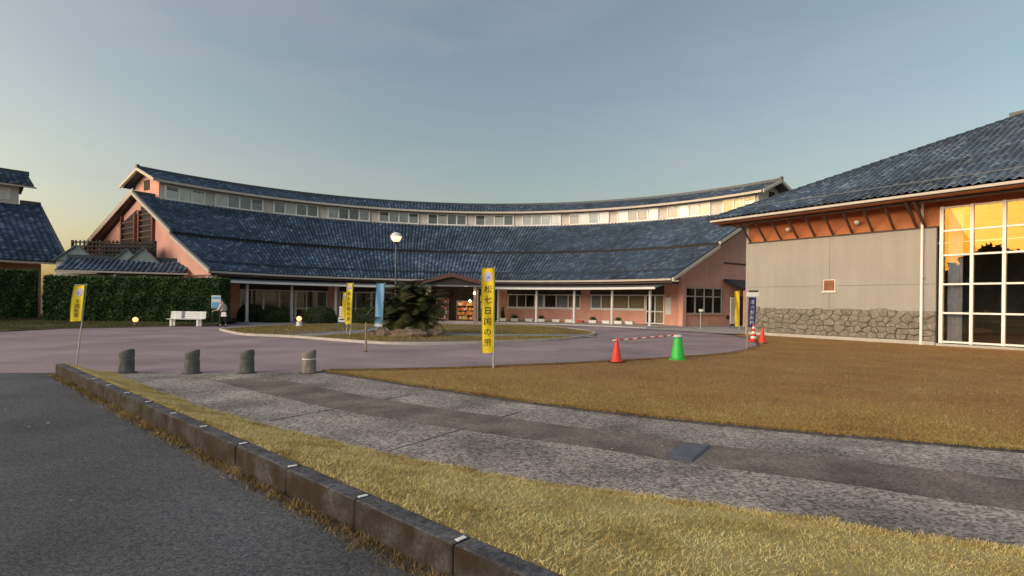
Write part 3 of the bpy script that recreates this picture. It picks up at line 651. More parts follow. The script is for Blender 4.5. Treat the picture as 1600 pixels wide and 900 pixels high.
# metal canopy and its columns
for a0, a1 in ((-62.3, -10.2), (2.4, 51.5)):
    mb = MB(); mb.ring(17.15, 18.7, 2.78, 2.86, a0, a1, 40, h0b=3.14, h1b=3.22); obj('canopy', mb, M['canopy'], hall)
    mb = MB(); mb.ring(17.06, 17.145, 2.72, 2.88, a0, a1, 40); obj('canopy_edge', mb, M['column'], hall)
    mb = MB(); mb.ring(18.2, 18.4, 2.70, 2.86, a0+.6, a1-.6, 40); obj('canopy_beam', mb, M['dark'], hall)
for a in (-54.3, -44.2, -33.8, -23.4, -13.4, 7.5, 17.5, 27.5, 37.5, 47.5):
    mb = MB(); mb.lathe([(.15, .1), (.15, .18), (.11, .2), (.10, 2.70)], pol(18.3, a), 12); obj('column', mb, M['column'], hall)
# forecourt pavement round the hall
mb = MB(); mb.ring(16.0, 21.49, -.05, .075, -58, 52, 60); o = struct('forecourt_pavement', mb, M['concrete']); o.location = (CX, CY, 0)

sheet('side_pavement', [(7.9, 36.6), (11.0, 33.4), (12.2, 31.2), (13.4, 31.2), (19, 38), (19, 46), (12.6, 40.5)], .03, M['concrete'])

# ------------------------------------------------------------------ hall on the right
hr = math.atan2(-.816, .577); RX = Vector((.577, -.816, 0)); RY = Vector((.816, .577, 0)); RO = Vector((13.45, 30.95, 0))
rh = thing('cream_hall', 'cream panelled hall with orange eaves, hipped tile roof and large gridded window', 'building', tuple(RO), hr)
EO, EH, SR = 1.72, 6.50, .475      # eave overhang, height, slope
X0 = -1.25; LEN = 24.0
# panels with real joints
pw = [(0, 4.352), (4.362, 8.78)]
for x0, x1 in pw:
    for z0, z1 in ((1.5, 2.692), (2.702, 5.16)):
        mb = MB(); mb.box(((x0+x1)/2, .09, (z0+z1)/2), (x1-x0, .18, z1-z0)); obj('wall_panel', mb, M['cream'], rh, bevel=.004)
mb = MB(); mb.box((4.39, .13, 3.3), (8.7, .14, 3.6)); obj('wall_core', mb, M['cream'], rh)
mb = MB(); mb.box((4.45, .12, 5.735), (8.92, .16, 1.10)); obj('upper_cladding', mb, M['orange'], rh)
mb = MB(); mb.box((4.39, .02, 5.20), (8.9, .10, .075)); obj('cladding_rail', mb, M['dkbrown'], rh)
mb = MB(); mb.box((-.09, 6.2, 3.05), (.18, 12.4, 6.1)); obj('side_wall', mb, M['cream'], rh)
mb = MB(); mb.box((4.39, .02, .09), (8.80, .24, .18)); obj('footing', mb, M['footing'], rh)
mb = MB(); mb.box((4.39, .16, .84), (8.78, .1, 1.32)); obj('stone_backing', mb, M['mortar'], rh)
# rubble stones: an irregular cell each
def clip(poly, px, py, nx, ny):
    out = []
    for k in range(len(poly)):
        a, b = poly[k], poly[(k+1) % len(poly)]
        da, db = (a[0]-px)*nx+(a[1]-py)*ny, (b[0]-px)*nx+(b[1]-py)*ny
        if da <= 0: out.append(a)
        if da*db < 0: tt_ = da/(da-db); out.append((a[0]+(b[0]-a[0])*tt_, a[1]+(b[1]-a[1])*tt_))
    return out
seeds = []
for ri in range(5):
    x = random.uniform(-.1, .3)
    while x < 8.8: seeds.append((x+random.uniform(-.08, .08), .30+ri*.265+random.uniform(-.09, .09))); x += random.uniform(.30, .58)
for sx0, sz0 in seeds:
    ztop = 1.52+random.uniform(-.06, .13) if sz0 > 1.1 else 1.48
    cell = [(0, .19), (8.78, .19), (8.78, ztop), (0, ztop)]
    cell = [(max(0, min(8.78, sx0+dx)), z) for dx, z in ((-1.0, .19), (1.0, .19), (1.0, ztop), (-1.0, ztop))]
    for tx, tz in seeds:
        d2 = (tx-sx0)**2+((tz-sz0)*1.25)**2
        if 0 < d2 < 1.7:
            nx, nz_ = tx-sx0, (tz-sz0)*1.5; ln_ = math.hypot(nx, nz_); g = .004
            cell = clip(cell, (tx+sx0)/2-nx/ln_*g, (tz+sz0)/2-nz_/ln_*g, nx/ln_, nz_/ln_)
            if len(cell) < 3: break
    if len(cell) < 3: continue
    n = len(cell); cx = sum(p[0] for p in cell)/n; cz = sum(p[1] for p in cell)/n; pr = random.uniform(.0, .03)
    cell = [(x_+random.uniform(-.012, .012), z_+random.uniform(-.012, .012)) for x_, z_ in cell]
    vs = [(px, .12, pz) for px, pz in cell]+[(px, .02-pr*.4, pz) for px, pz in cell]+[(cx+(px-cx)*.86, -.008-pr, cz+(pz-cz)*.84) for px, pz in cell]+[(cx+random.uniform(-.06, .06), -.014-pr-random.uniform(0, .015), cz+random.uniform(-.04, .04))]
    fs = [(k, (k+1) % n, n+(k+1) % n, n+k) for k in range(n)]+[(n+k, n+(k+1) % n, 2*n+(k+1) % n, 2*n+k) for k in range(n)]+[(2*n+k, 2*n+(k+1) % n, 3*n) for k in range(n)]
    obj('stone', MB().add(vs, fs), M['stone'], rh)
# little timber window
w = obj('small_window', MB().box((4.36, -.012, 2.72), (.56, .03, .58)), M['white'], rh)
obj('shutter', MB().box((4.36, -.035, 2.72), (.50, .02, .52)), mat('brown_shutter', (.22, .075, .025), .5, .3, 6), w); obj('sill', MB().box((4.36, -.05, 2.39), (.68, .09, .05)), M['white'], w)
# big gridded window
GX = [8.98, 10.02, 11.05, 12.09, 13.12, 14.16, 15.19, 16.2]; GZ = [.20, 1.44, 2.68, 3.93, 4.98, 5.98]
mb = MB()
for i, x in enumerate(GX): mb.box((x, -.01, 3.09), (.11 if i else .13, .14, 5.9))
gw = obj('gridded_window', mb, M['white'], rh)
for z in GZ:
    mb = MB()
    for i in range(len(GX)-1): mb.box(((GX[i]+GX[i+1])/2, .0, z), (GX[i+1]-GX[i]-.125, .11, .075))
    obj('transom', mb, M['white'], gw)
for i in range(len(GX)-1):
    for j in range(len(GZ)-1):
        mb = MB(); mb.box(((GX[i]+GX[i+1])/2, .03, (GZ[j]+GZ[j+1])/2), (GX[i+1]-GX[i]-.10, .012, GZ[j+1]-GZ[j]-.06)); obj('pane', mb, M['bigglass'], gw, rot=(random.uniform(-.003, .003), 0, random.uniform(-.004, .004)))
mb = MB(); mb.box((12.6, -.04, .06), (7.5, .3, .12)); obj('window_plinth', mb, M['footing'], rh)
def curtain(x0, x1, z0, z1, y):
    mb = MB(); n = int((x1-x0)/.05); vs = []
    for i in range(n+1):
        x = x0+(x1-x0)*i/n; yy = y+.05*math.sin(i*1.25)
        vs += [(x, yy, z0), (x, yy, z1)]
    mb.add(vs, [(2*i, 2*i+2, 2*i+3, 2*i+1) for i in range(n)]); return obj('curtain', mb, M['curtain'], rh, smooth=True)
curtain(9.1, 9.62, .2, 5.9, .35); curtain(14.6, 15.4, .2, 5.9, .35)
for c, d in (((8, 8, .05), (16, 15.6, .1)), ((8, 15.9, 3), (16, .1, 6)), ((8.4, 8, 6.1), (16.5, 15.6, .1)), ((16.4, 6, 3), (.2, 12, 6))): obj('room_lining', MB().box(c, d), M['interior'], rh)
mb = MB(); mb.box((12.6, .12, 6.17), (7.6, .16, .31)); obj('window_head', mb, M['orange'], rh)
mb = MB(); mb.box((20, .12, 3.0), (7.4, .2, 6.0)); obj('far_wall', mb, M['cream'], rh)
# struts, soffit, gutter, down pipe
for i in range(10):
    x = .08+i*.885
    obj('eave_strut', MB().hexa([(x-.05, -.0, 5.24), (x+.05, -.0, 5.24), (x+.05, .06, 5.24), (x-.05, .06, 5.24), (x-.05, -1.05, 6.16), (x+.05, -1.05, 6.16), (x+.05, -.93, 6.16), (x-.05, -.93, 6.16)]), M['brown'], rh)
for x in (8.05, 8.35): obj('eave_strut', MB().hexa([(x-.06, 0, 5.24), (x+.06, 0, 5.24), (x+.06, .07, 5.24), (x-.06, .07, 5.24), (x-.06, -1.35, 6.22), (x+.06, -1.35, 6.22), (x+.06, -1.2, 6.22), (x-.06, -1.2, 6.22)]), M['brown'], rh)
obj('eave_beam', MB().box((10, -1.0, 6.21), (22.5, .14, .10)), M['dkbrown'], rh)
obj('soffit', MB().slab([(X0+.05, -EO+.04, EH-.17), (LEN, -EO+.04, EH-.17), (LEN, .3, EH-.17+.3*0), (X0+.05, .3, EH-.17)], .05), M['orange'], rh)
obj('side_soffit', MB().slab([(X0+.05, .31, EH-.17), (-.05, .31, EH-.17), (-.05, 13, EH-.17), (X0+.05, 13, EH-.17)], .05), M['soffit'], rh)
obj('gutter', MB().box((X0/2+LEN/2, -EO-.06, EH-.10), (LEN-X0+.1, .12, .11)), M['gutter'], rh)
obj('eave_board', MB().box((X0/2+LEN/2, -EO+.03, EH-.12), (LEN-X0, .05, .17)), M['dkbrown'], rh)
obj('side_gutter', MB().box((X0-.06, 5.6, EH-.10), (.12, 14.6, .11)), M['gutter'], rh)
obj('down_pipe', MB().tube([(8.28, -.09, EH-.23), (8.28, -.09, 5.1), (8.28, -.09, .0)], .055, 10), M['white'], rh, smooth=True)
for z in (1.2, 3.0, 4.6): obj('pipe_bracket', MB().box((8.28, -.07, z), (.16, .12, .04)), M['gutter'], rh)
for x in (2.35, 5.7): obj('eave_lamp', MB().lathe([(.05, 0), (.11, .05), (.11, .16), (.05, .2)], (x, -.25, 5.62), 10), M['column'], rh)
# tiles on the front slope; the nearest 300 are pieces of their own
def planar_tiles(parent, PW, PH, cols, rows, org, sx, slope, ok, cam_local, nm):
    """cols along +x from org.x, rows up the slope (+y, +z)"""
    ca, sa = math.cos(math.atan(slope)), math.sin(math.atan(slope))
    t = MB(); tile(t, (0, -.015, 0), (PW, -.015, 0), (PW, PH*ca, PH*sa), (0, PH*ca, PH*sa), (0, -sa, ca))
    me = t.mesh('roof_tile'); me.materials.append(M['tile']); me.polygons.foreach_set('use_smooth', [True]*len(me.polygons))
    base = np.array([v.co for v in me.vertices]); faces = [tuple(p.vertices) for p in me.polygons]
    pos = []
    for j in range(rows):
        for i in range(cols):
            p = (org[0]+i*PW*sx, org[1]+j*PH*ca, org[2]+j*PH*sa)
            if ok(p[0]+PW/2, p[1]-org[1]): pos.append(p)
    W = parent.matrix_basis
    def key(p):
        w = W @ Vector(p); x = w.x/w.y*850 if w.y > .5 else 1e6
        return (0 if abs(x) < 805 and w.y > 1 else 1e4)+(w-Vector((0, 0, 1.65))).length
    pos.sort(key=key)
    for p in pos[:290]: obj('roof_tile', me, None, parent, loc=p)
    A = base[None]+np.array(pos[290:])[:, None, :]
    m2 = np_mesh('roof_tiles', A, len(base), faces, M['tile']); m2.polygons.foreach_set('use_smooth', [True]*len(m2.polygons))
    obj('roof_tiles', m2, None, parent, kind='stuff')
bpy.context.view_layer.update()
HW = 11.0
planar_tiles(rh, .30, .30, 84, 41, (X0, -EO-.08, EH+.02), 1, SR, lambda x, y: x-X0 > y-.08, None, 'roof_tile')
ht = lambda y: EH-.04+SR*y
mb = MB(); mb.add([(X0, -EO, ht(0)), (LEN, -EO, ht(0)), (LEN, -EO+HW, ht(HW)), (X0+HW, -EO+HW, ht(HW))], [(0, 1, 2, 3)]); obj('roof_deck', mb, M['ridge'], rh)
mb = MB(); mb.add([(X0, -EO, ht(0)), (X0+HW, -EO+HW, ht(HW)), (X0+HW, -EO+HW+.1, ht(HW)), (X0, -EO+2*HW, ht(0))], [(0, 1, 2, 3)]); obj('end_roof_slope', mb, M['ridge'], rh)
mb = MB(); n = 34
for i in range(n):
    a, b = HW*i/n, HW*(i+1)/n-.02
    mb.tube([(X0+a, -EO+a, ht(a)+.14), (X0+b, -EO+b, ht(b)+.12)], [.13, .115], 8)
obj('hip_cap', mb, M['ridge'], rh, smooth=False)
mb = MB(); mb.tube([(X0-.05, -EO-.05, ht(0)+.1), (X0-.22, -EO-.22, ht(0)+.22)], [.16, .12], 8); obj('hip_end_tile', mb, M['ridge'], rh)
mb = MB(); mb.box((X0+HW/2+LEN/2, -EO+HW, ht(HW)+.15), (LEN-X0-HW, .3, .35)); obj('ridge_cap', mb, M['ridge'], rh)
obj('snow_bar', MB().tube([(X0+1.6, -EO+1.0, ht(1.0)+.2), (LEN, -EO+1.0, ht(1.0)+.2)], .03, 6), M['canopy'], rh)
mb = MB()
mb.box((12, -.4, -.05), (24.5, 1.0, .22)); 
# entry between the two halls
en = thing('side_entry', 'small dark entry porch with tiled lean-to roof beside the cream hall', 'porch', (CX+rg0.x+rgd.x*7.2, CY+rg0.y+rgd.y*7.2, 0), math.atan2(rgd.y, rgd.x))
obj('roof', MB().hexa([(-2.2, -2.0, 2.95), (3.2, -2.0, 2.95), (3.2, -.1, 3.55), (-2.2, -.1, 3.55), (-2.2, -2.0, 3.06), (3.2, -2.0, 3.06), (3.2, -.1, 3.68), (-2.2, -.1, 3.68)]), M['ridge'], en)
for i in range(18): obj('roof_rib', MB().tube([(-2.1+i*.3, -2.03, 3.09), (-2.1+i*.3, -.1, 3.71)], .055, 6), M['ridge'], en)
obj('fascia', MB().box((.5, -2.04, 2.92), (5.4, .06, .14)), M['dkbrown'], en)
for x in (-2.0, .4): obj('post', MB().box((x, -1.85, 1.4), (.16, .16, 2.8)), M['pinkdark'], en)
obj('doorway', MB().box((.6, -.12, 1.2), (3.4, .1, 2.4)), M['dark'], en)
obj('door_frame', MB().box((-.2, -.2, 1.2), (.08, .06, 2.4)), M['gutter'], en)
nb_ = thing('notice_sign', 'beige notice panel with yellow and black lettering by the side entry', 'sign', (15.6, 38.4, 0), R(25))
obj('board', MB().box((0, 0, 1.3), (.5, .05, 1.9)), M['clere'], nb_)
for x in (-.22, .22): obj('leg', MB().box((x, .03, .3), (.04, .04, .6)), M['metal'], nb_)

# ------------------------------------------------------------------ hall at the far left
LO = Vector((-30.9, 37.8, 0)); la = math.atan2(.8, .6)
lh = thing('side_hall', 'tiled hall cut off by the left picture edge with small raised clerestory', 'building', tuple(LO), la)
bpy.context.view_layer.update()
LS = .63; LE = 4.05
planar_tiles(lh, .36, .34, 44, 25, (-.36, 0, LE), -1, LS, lambda x, y: True, None, 'roof_tile')
hl = lambda y: LE-.06+LS*y
obj('roof_deck', MB().slab([(-16, 0, hl(0)), (0, 0, hl(0)), (0, 7.4, hl(7.4)), (-16, 7.4, hl(7.4))], .12), M['soffit'], lh)
obj('back_roof_slope', MB().slab([(-16, 7.45, hl(7.4)), (0, 7.45, hl(7.4)), (0, 15, hl(0)), (-16, 15, hl(0))], .12), M['ridge'], lh)
obj('gutter', MB().box((-8, -.08, LE-.12), (16.1, .12, .11)), M['gutter'], lh)
obj('snow_bar', MB().tube([(-16, .9, hl(.9)+.2), (-.2, .9, hl(.9)+.2)], .03, 6), M['ridge'], lh)
obj('verge_tile', MB().tube([(.02, 0, hl(0)+.14), (.02, 7.4, hl(7.4)+.14)], .12, 8), M['ridge'], lh)
obj('ridge_cap', MB().box((-.5, 7.45, hl(7.4)+.16), (1.2, .3, .34)), M['ridge'], lh)
obj('front_wall', MB().box((-8.6, 1.6, 1.95), (15, .2, 3.9)), M['pink'], lh)
obj('end_wall', MB().add([(-1.1, 1.6, 0), (-1.1, 14, 0), (-1.1, 14, 4.2), (-1.1, 7.45, 8.5), (-1.1, 1.6, 4.9)], [(0, 1, 2, 3, 4)]), M['pink'], lh)
obj('clerestory_wall', MB().box((-8.6, 8.0, 9.25), (14.6, 2.4, 1.4)), M['clere'], lh)
for i in range(4):
    x = -3.1-i*3.3
    w = obj('window', MB().box((x, 6.77, 9.3), (2.6, .06, .95)), M['white'], lh)
    for k in range(2): obj('pane', MB().box((x-.64+1.28*k, 6.735, 9.3), (1.16, .02, .8)), M['paleblind'], w)
obj('clerestory_roof', MB().hexa([(-16, 6.1, 9.82), (-.55, 6.1, 9.82), (-.55, 8.0, 10.9), (-16, 8.0, 10.9), (-16, 6.1, 9.94), (-.55, 6.1, 9.94), (-.55, 8.0, 11.02), (-16, 8.0, 11.02)]), M['fascia'], lh)
obj('clerestory_back_roof', MB().slab([(-16, 8.02, 11.02), (-.55, 8.02, 11.02), (-.55, 10, 9.9), (-16, 10, 9.9)], .12), M['ridge'], lh)
t = MB(); ca, sa = math.cos(math.atan(.57)), math.sin(math.atan(.57))
for j in range(7):
    for i in range(43):
        x = -.57-.36*(i+1); y = 6.02+j*.285*1.0; z = 9.96+(y-6.05)*.57
        tile(t, (x, y-.015, z), (x+.36, y-.015, z), (x+.36, y+.285, z+.285*.57), (x, y+.285, z+.285*.57), (0, -sa, ca))
obj('clerestory_roof_tiles', t, M['tile'], lh, smooth=True, kind='stuff')
obj('clerestory_ridge_cap', MB().box((-8.2, 8.02, 11.14), (15.4, .3, .34)), M['ridge'], lh)
obj('clerestory_gutter', MB().box((-8.2, 6.02, 9.84), (15.5, .1, .1)), M['fascia'], lh)

# ------------------------------------------------------------------ covered corridor
CA, CB = Vector((-29.0, 34.5, 0)), Vector((-22.2, 37.3, 0)); cd = (CB-CA).normalized(); cl = (CB-CA).length
co = thing('covered_corridor', 'low tiled corridor with beige walls joining the halls behind the hedge', 'corridor', tuple(CA), math.atan2(cd.y, cd.x))
t = MB(); ca, sa = math.cos(math.atan(.42)), math.sin(math.atan(.42))
for j in range(7):
    for i in range(int(cl/.3)):
        y = -.05+j*.29; z = 3.42+y*.42
        tile(t, (i*.3, y-.01, z), (i*.3+.3, y-.01, z), (i*.3+.3, y+.29, z+.29*.42), (i*.3, y+.29, z+.29*.42), (0, -sa, ca))
obj('roof_tiles', t, M['tile'], co, smooth=True, kind='stuff')
obj('roof_deck', MB().slab([(0, 0, 3.38), (cl, 0, 3.38), (cl, 2.05, 4.24), (0, 2.05, 4.24)], .1), M['soffit'], co)
obj('ridge_cap', MB().box((cl/2, 2.08, 4.36), (cl, .26, .3)), M['ridge'], co)
obj('gutter', MB().box((cl/2, -.1, 3.33), (cl, .1, .11)), M['gutter'], co)
obj('back_roof_slope', MB().slab([(0, 2.1, 4.24), (cl, 2.1, 4.24), (cl, 4, 3.4), (0, 4, 3.4)], .1), M['ridge'], co)
obj('wall', MB().box((cl/2, .9, 1.6), (cl-.2, .15, 3.2)), mat('beige_wall', (.62, .47, .30), .85, .08, 2), co)
for x0, x1, m in ((.1, .9, 'greyblind'), (1.5, 2.3, 'orange'), (3.6, 4.4, 'orange'), (5.0, 5.5, 'dark'), (6.0, 6.6, 'dark')):
    w = obj('window', MB().box(((x0+x1)/2, .80, 2.7), (x1-x0, .05, .8)), M['white'], co); obj('pane', MB().box(((x0+x1)/2, .765, 2.7), (x1-x0-.12, .02, .68)), M[m], w)
for x in (1.15, 3.1, 4.75): obj('post', MB().box((x, .25, 1.6), (.14, .14, 3.2)), M['column'], co)
# little glazed gables behind the corridor
for nm, X, Y, wd, hg in (('green', -29.6, 36.9, 2.3, 1.0), ('first', -26.6, 37.5, 1.5, .85), ('second', -25.6, 37.7, 1.8, .95)):
    lab = {'green': 'pale green gabled skylight next to the far left hall', 'first': 'grey gabled skylight in front of the lattice screen, left of its twin', 'second': 'grey gabled skylight in front of the lattice screen, nearer the pink gable'}[nm]
    s = thing('skylight', lab, 'skylight', (X, Y, 0), R(20), 'gabled skylights behind the corridor')
    b = 4.15
    obj('front', MB().add([(-wd/2, 0, b), (wd/2, 0, b), (0, 0, b+hg), (-wd/2, .1, b), (wd/2, .1, b), (0, .1, b+hg)], [(0, 1, 2), (5, 4, 3), (0, 3, 4, 1), (1, 4, 5, 2), (2, 5, 3, 0)]), mat('skylight_'+nm, (.22, .27, .27), .4, .1, 3), s)
    for sg in (-1, 1): obj('roof', MB().slab([(0, -.12, b+hg+.06), (sg*(wd/2+.15), -.12, b-.04), (sg*(wd/2+.15), .6, b-.04), (0, .6, b+hg+.06)], .06), M['canopy'], s)
    obj('base', MB().box((0, .36, b/2), (wd, .48, b)), M['clere'], s)
# lattice screen
ls = thing('lattice_screen', 'dark square lattice screen standing above the corridor roof', 'screen', (-31.2, 38.5, 0), R(-2))
mb = MB(); LW = 6.0
for i in range(21): mb.box((i*.3, 0, 4.85), (.09, .05, 1.7))
obj('vertical_slats', mb, M['dark'], ls, kind='stuff'); mb = MB()
for j in range(6): mb.box((LW/2, -.055, 4.1+j*.29), (LW, .05, .10))
obj('horizontal_slats', mb, M['dark'], ls, kind='stuff')
for x in (0, 2.0, 4.0, 6.0): obj('post', MB().box((x, .08, 2.85), (.12, .1, 5.7)), M['dkbrown'], ls)
obj('equipment_box', MB().box((3.6, .75, 4.75), (3.4, .7, 1.5)), M['dark'], ls)

# ------------------------------------------------------------------ entrance porch
PX, PY = -4.62, 42.0
po = thing('entrance_porch', 'dark brown gabled timber porch over the main entrance', 'porch', (PX, PY, 0))
for sg in (-1, 1):
    obj('roof_slope', MB().hexa([(0, -.3, 3.62), (sg*2.75, -.3, 2.95), (sg*2.75, 5, 2.95), (0, 5, 3.62), (0, -.3, 3.80), (sg*2.75, -.3, 3.10), (sg*2.75, 5, 3.10), (0, 5, 3.80)]), M['dkbrown'], po)
    obj('barge_board', MB().hexa([(0, -.38, 3.60), (sg*2.85, -.38, 2.88), (sg*2.85, -.31, 2.88), (0, -.31, 3.60), (0, -.38, 3.88), (sg*2.85, -.38, 3.14), (sg*2.85, -.31, 3.14), (0, -.31, 3.88)]), mat('red_brown_board', (.10, .042, .034), .6), po)
    obj('post', MB().box((sg*1.75, .1, 1.45), (.2, .2, 2.9)), M['wood'], po, bevel=.015); obj('post', MB().box((sg*1.95, .1, 1.3), (.12, .16, 2.6)), M['wood'], po)
    obj('post', MB().box((sg*1.75, 3.0, 1.45), (.18, .18, 2.9)), M['dkbrown'], po)
obj('gable_board', MB().add([(-2.5, -.1, 2.96), (2.5, -.1, 2.96), (0, -.1, 3.58), (-2.5, -.04, 2.96), (2.5, -.04, 2.96), (0, -.04, 3.58)], [(0, 1, 2), (5, 4, 3), (0, 3, 4, 1)]), M['dark'], po)
obj('tie_beam', MB().box((0, -.05, 2.90), (5.0, .16, .11)), M['canopy'], po)
obj('entrance_wall', MB().box((0, 6.0, 1.4), (.1, .1, 2.8)), M['dkbrown'], po)
for x, z, y in ((1.72, 2.35, -.06), (1.15, 1.75, 2.9), (-1.95, 2.3, .0)):
    obj('lantern', MB().lathe([(.04, -.1), (.09, -.06), (.09, .06), (.04, .1)], (x, y, z), 10), M['bulb'], po)
pl_d = bpy.data.lights.new('lantern_light', 'POINT'); pl_d.energy = 26; pl_d.color = (1, .72, .42); pl_d.shadow_soft_size = .12
pl_l = bpy.data.objects.new('lantern_light', pl_d); COL.objects.link(pl_l); pl_l.parent = po; pl_l.location = (.9, 2.6, 2.2)
# goods and boards in the entrance
cols = {'red': (.45, .06, .03), 'pinkp': (.60, .30, .30), 'ygoods': (.55, .38, .05), 'wgoods': (.65, .62, .58), 'grn': (.05, .20, .08), 'org': (.60, .18, .03)}
for k_, c_ in cols.items(): M[k_] = mat(k_+'_goods', c_, .6, .25, 9)
def shelf(name, label, x, y, w, h, palette, rzz=0):
    s = thing(name, label, 'shelf', (x, y, .075), rzz)
    obj('frame', MB().box((0, .22, h/2), (w, .03, h)), M['wood'], s)
    for sg in (-1, 1): obj('side', MB().box((sg*w/2, 0, h/2), (.03, .42, h)), M['wood'], s)
    nz_ = 4
    for j in range(nz_):
        z = .12+j*(h-.15)/nz_; sh = obj('board', MB().box((0, 0, z), (w-.035, .4, .03)), M['wood'], s)
        xx = -w/2+.06
        while xx < w/2-.14:
            ww = random.uniform(.09, .2); hh = random.uniform(.14, (h-.15)/nz_-.07)
            obj('goods', MB().box((xx+ww/2, -.03, z+.016+hh/2), (ww*.92, .28, hh)), M[random.choice(palette)], sh); xx += ww
shelf('display_shelf', 'shelf of pink and white goods left of the main entrance', -6.0, 45.6, 1.3, 1.9, ['pinkp', 'wgoods', 'pinkp', 'red'])
shelf('display_shelf', 'shelf of red and orange goods right of centre in the main entrance', -3.9, 46.0, 1.5, 1.7, ['red', 'org', 'ygoods', 'org', 'wgoods'])
nb2 = thing('notice_board', 'tall notice board with yellow posters right of the entrance posts', 'notice board', (-2.1, 43.4, .075), R(-8))
obj('board', MB().box((0, 0, 1.35), (.95, .05, 1.9)), M['dkbrown'], nb2)
for i, (x, z) in enumerate(((-.25, 1.9), (.22, 1.85), (-.2, 1.3), (.25, 1.25), (0, .75))): obj('poster', MB().box((x, -.035, z), (.36, .012, .42)), M['ygoods' if i % 2 else 'yellow'], nb2)
for x in (-.42, .42): obj('leg', MB().box((x, .04, .2), (.05, .05, .4)), M['dkbrown'], nb2)

# ------------------------------------------------------------------ planters along the right wing
for i, a in enumerate((7.7, 10.7, 14.3, 17.3, 21.0, 24.2, 30.1, 33.4, 36.4, 39.1)):
    p = pol(20.2, a)+Vector((CX, CY, .075)); ordn = ['first', 'second', 'third', 'fourth', 'fifth', 'sixth', 'seventh', 'eighth', 'ninth', 'last'][i]
    pl_ = thing('planter', f'white window planter on the forecourt, {ordn} from the entrance porch', 'planter', tuple(p), R(-a), 'white planters along the right wing')
    obj('box', MB().hexa([(-.30, -.12, 0), (.30, -.12, 0), (.30, .12, 0), (-.30, .12, 0), (-.34, -.15, .24), (.34, -.15, .24), (.34, .15, .24), (-.34, .15, .24)]), M['white'], pl_)
    obj('soil', MB().box((0, 0, .242), (.60, .24, .02)), M['soil'], pl_)
    if i in (0, 1, 3, 6, 8):
        N = 260 if i else 700; hh = .25 if i else .9
        c = np.c_[rng.normal(0, .13 if i else .08, N), rng.normal(0, .06, N), .26+np.abs(rng.normal(0, hh*.45, N))]
        d1 = rng.normal(0, .035, (N, 3)); d2 = rng.normal(0, .035, (N, 3))
        V = np.stack([c-d1, c+d2, c+d1-d2*.5], 1); obj('plant', np_mesh('plant', V, 3, [(0, 1, 2)], M['shrub']), None, pl_, kind='stuff')
pz_ = pol(19.8, 27.2)+Vector((CX, CY, .075))
rb_ = thing('red_crate', 'low red plastic crate on the forecourt below the pink pier', 'crate', tuple(pz_), R(-27))
obj('crate', MB().box((0, 0, .1), (.7, .35, .2)), M['red'], rb_, bevel=.02)

# ------------------------------------------------------------------ vegetation
def leaf_cloud(C, size, flat=.5):
    N = len(C); a = rng.normal(0, 1, (N, 3)); a /= np.linalg.norm(a, axis=1)[:, None]
    b = rng.normal(0, 1, (N, 3)); b -= (a*b).sum(1)[:, None]*a; b /= np.linalg.norm(b, axis=1)[:, None]
    s = size*rng.uniform(.6, 1.4, N)[:, None]
    return np.stack([C-a*s, C+b*s*.45, C+a*s, C-b*s*.45], 1)
def hedge(name, label, x0, y0, x1, y1, th, z0, h, n):
    p0, p1 = np.array((x0, y0)), np.array((x1, y1)); L = np.linalg.norm(p1-p0); d = (p1-p0)/L
    t_ = thing(name, label, 'hedge', (x0, y0, z0), math.atan2(d[1], d[0]), 'clipped hedges in front of the corridor')
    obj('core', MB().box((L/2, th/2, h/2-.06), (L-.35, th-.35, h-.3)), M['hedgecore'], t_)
    k = n; P = np.c_[rng.uniform(0, L, k), rng.uniform(0, th, k), rng.uniform(.08, h, k)]
    face = rng.choice(4, k, p=[.62, .22, .08, .08]); e = np.abs(rng.normal(0, .07, k))-.03
    bump = .06*np.sin(P[:, 0]*2.3+P[:, 2]*3.1)+.05*np.sin(P[:, 0]*5.7-P[:, 2]*2.2)
    P[face == 0, 1] = (e+bump)[face == 0]; P[face == 1, 2] = (h-e+.6*bump)[face == 1]
    P[face == 2, 0] = e[face == 2]; P[face == 3, 0] = (L-e)[face == 3]
    sp = rng.uniform(0, 1, k) < .06; P[sp, 2] = h+np.abs(rng.normal(0, .06, sp.sum())); P[sp, 1] = rng.uniform(0, th, sp.sum())
    # rounded shoulders
    top = np.clip((P[:, 2]-(h-.35))/.35, 0, 1); P[:, 1] += .16*top**2*(face == 0)
    obj('foliage', np_mesh('foliage', leaf_cloud(P, .085), 4, [(0, 1, 2, 3)], M['hedge']), None, t_, kind='stuff')
hedge('hedge', 'long tall clipped hedge behind the white bench', -28.6, 33.2, -18.1, 33.7, 1.3, .15, 2.7, 52000)
hedge('hedge', 'separate darker clipped hedge at the left picture edge', -37.9, 26.3, -29.4, 33.6, 1.5, .3, 2.9, 44000)
def shrub(label, x, y, r, h, n=5000):
    t_ = thing('shrub', label, 'shrub', (x, y, .05), 0, 'clipped round shrubs before the glazed doors')
    v = rng.normal(0, 1, (n, 3)); v /= np.linalg.norm(v, axis=1)[:, None]; v[:, 2] = np.abs(v[:, 2])
    sq = (np.abs(v)**2.5).sum(1)**-.4
    P = v*sq[:, None]*np.array((r, r*.8, h))*(1-np.abs(rng.normal(0, .09, n))[:, None])
    P[:, 2] += .04
    obj('foliage', np_mesh('foliage', leaf_cloud(P, .05), 4, [(0, 1, 2, 3)], M['shrub']), None, t_, kind='stuff')
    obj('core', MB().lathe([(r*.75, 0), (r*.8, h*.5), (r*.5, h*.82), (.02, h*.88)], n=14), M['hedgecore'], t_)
    for k in range(3): obj('stem', MB().tube([(random.uniform(-.1, .1), random.uniform(-.1, .1), 0), (random.uniform(-.2, .2), random.uniform(-.2, .2), h*.6)], .025, 5), M['trunk'], t_)
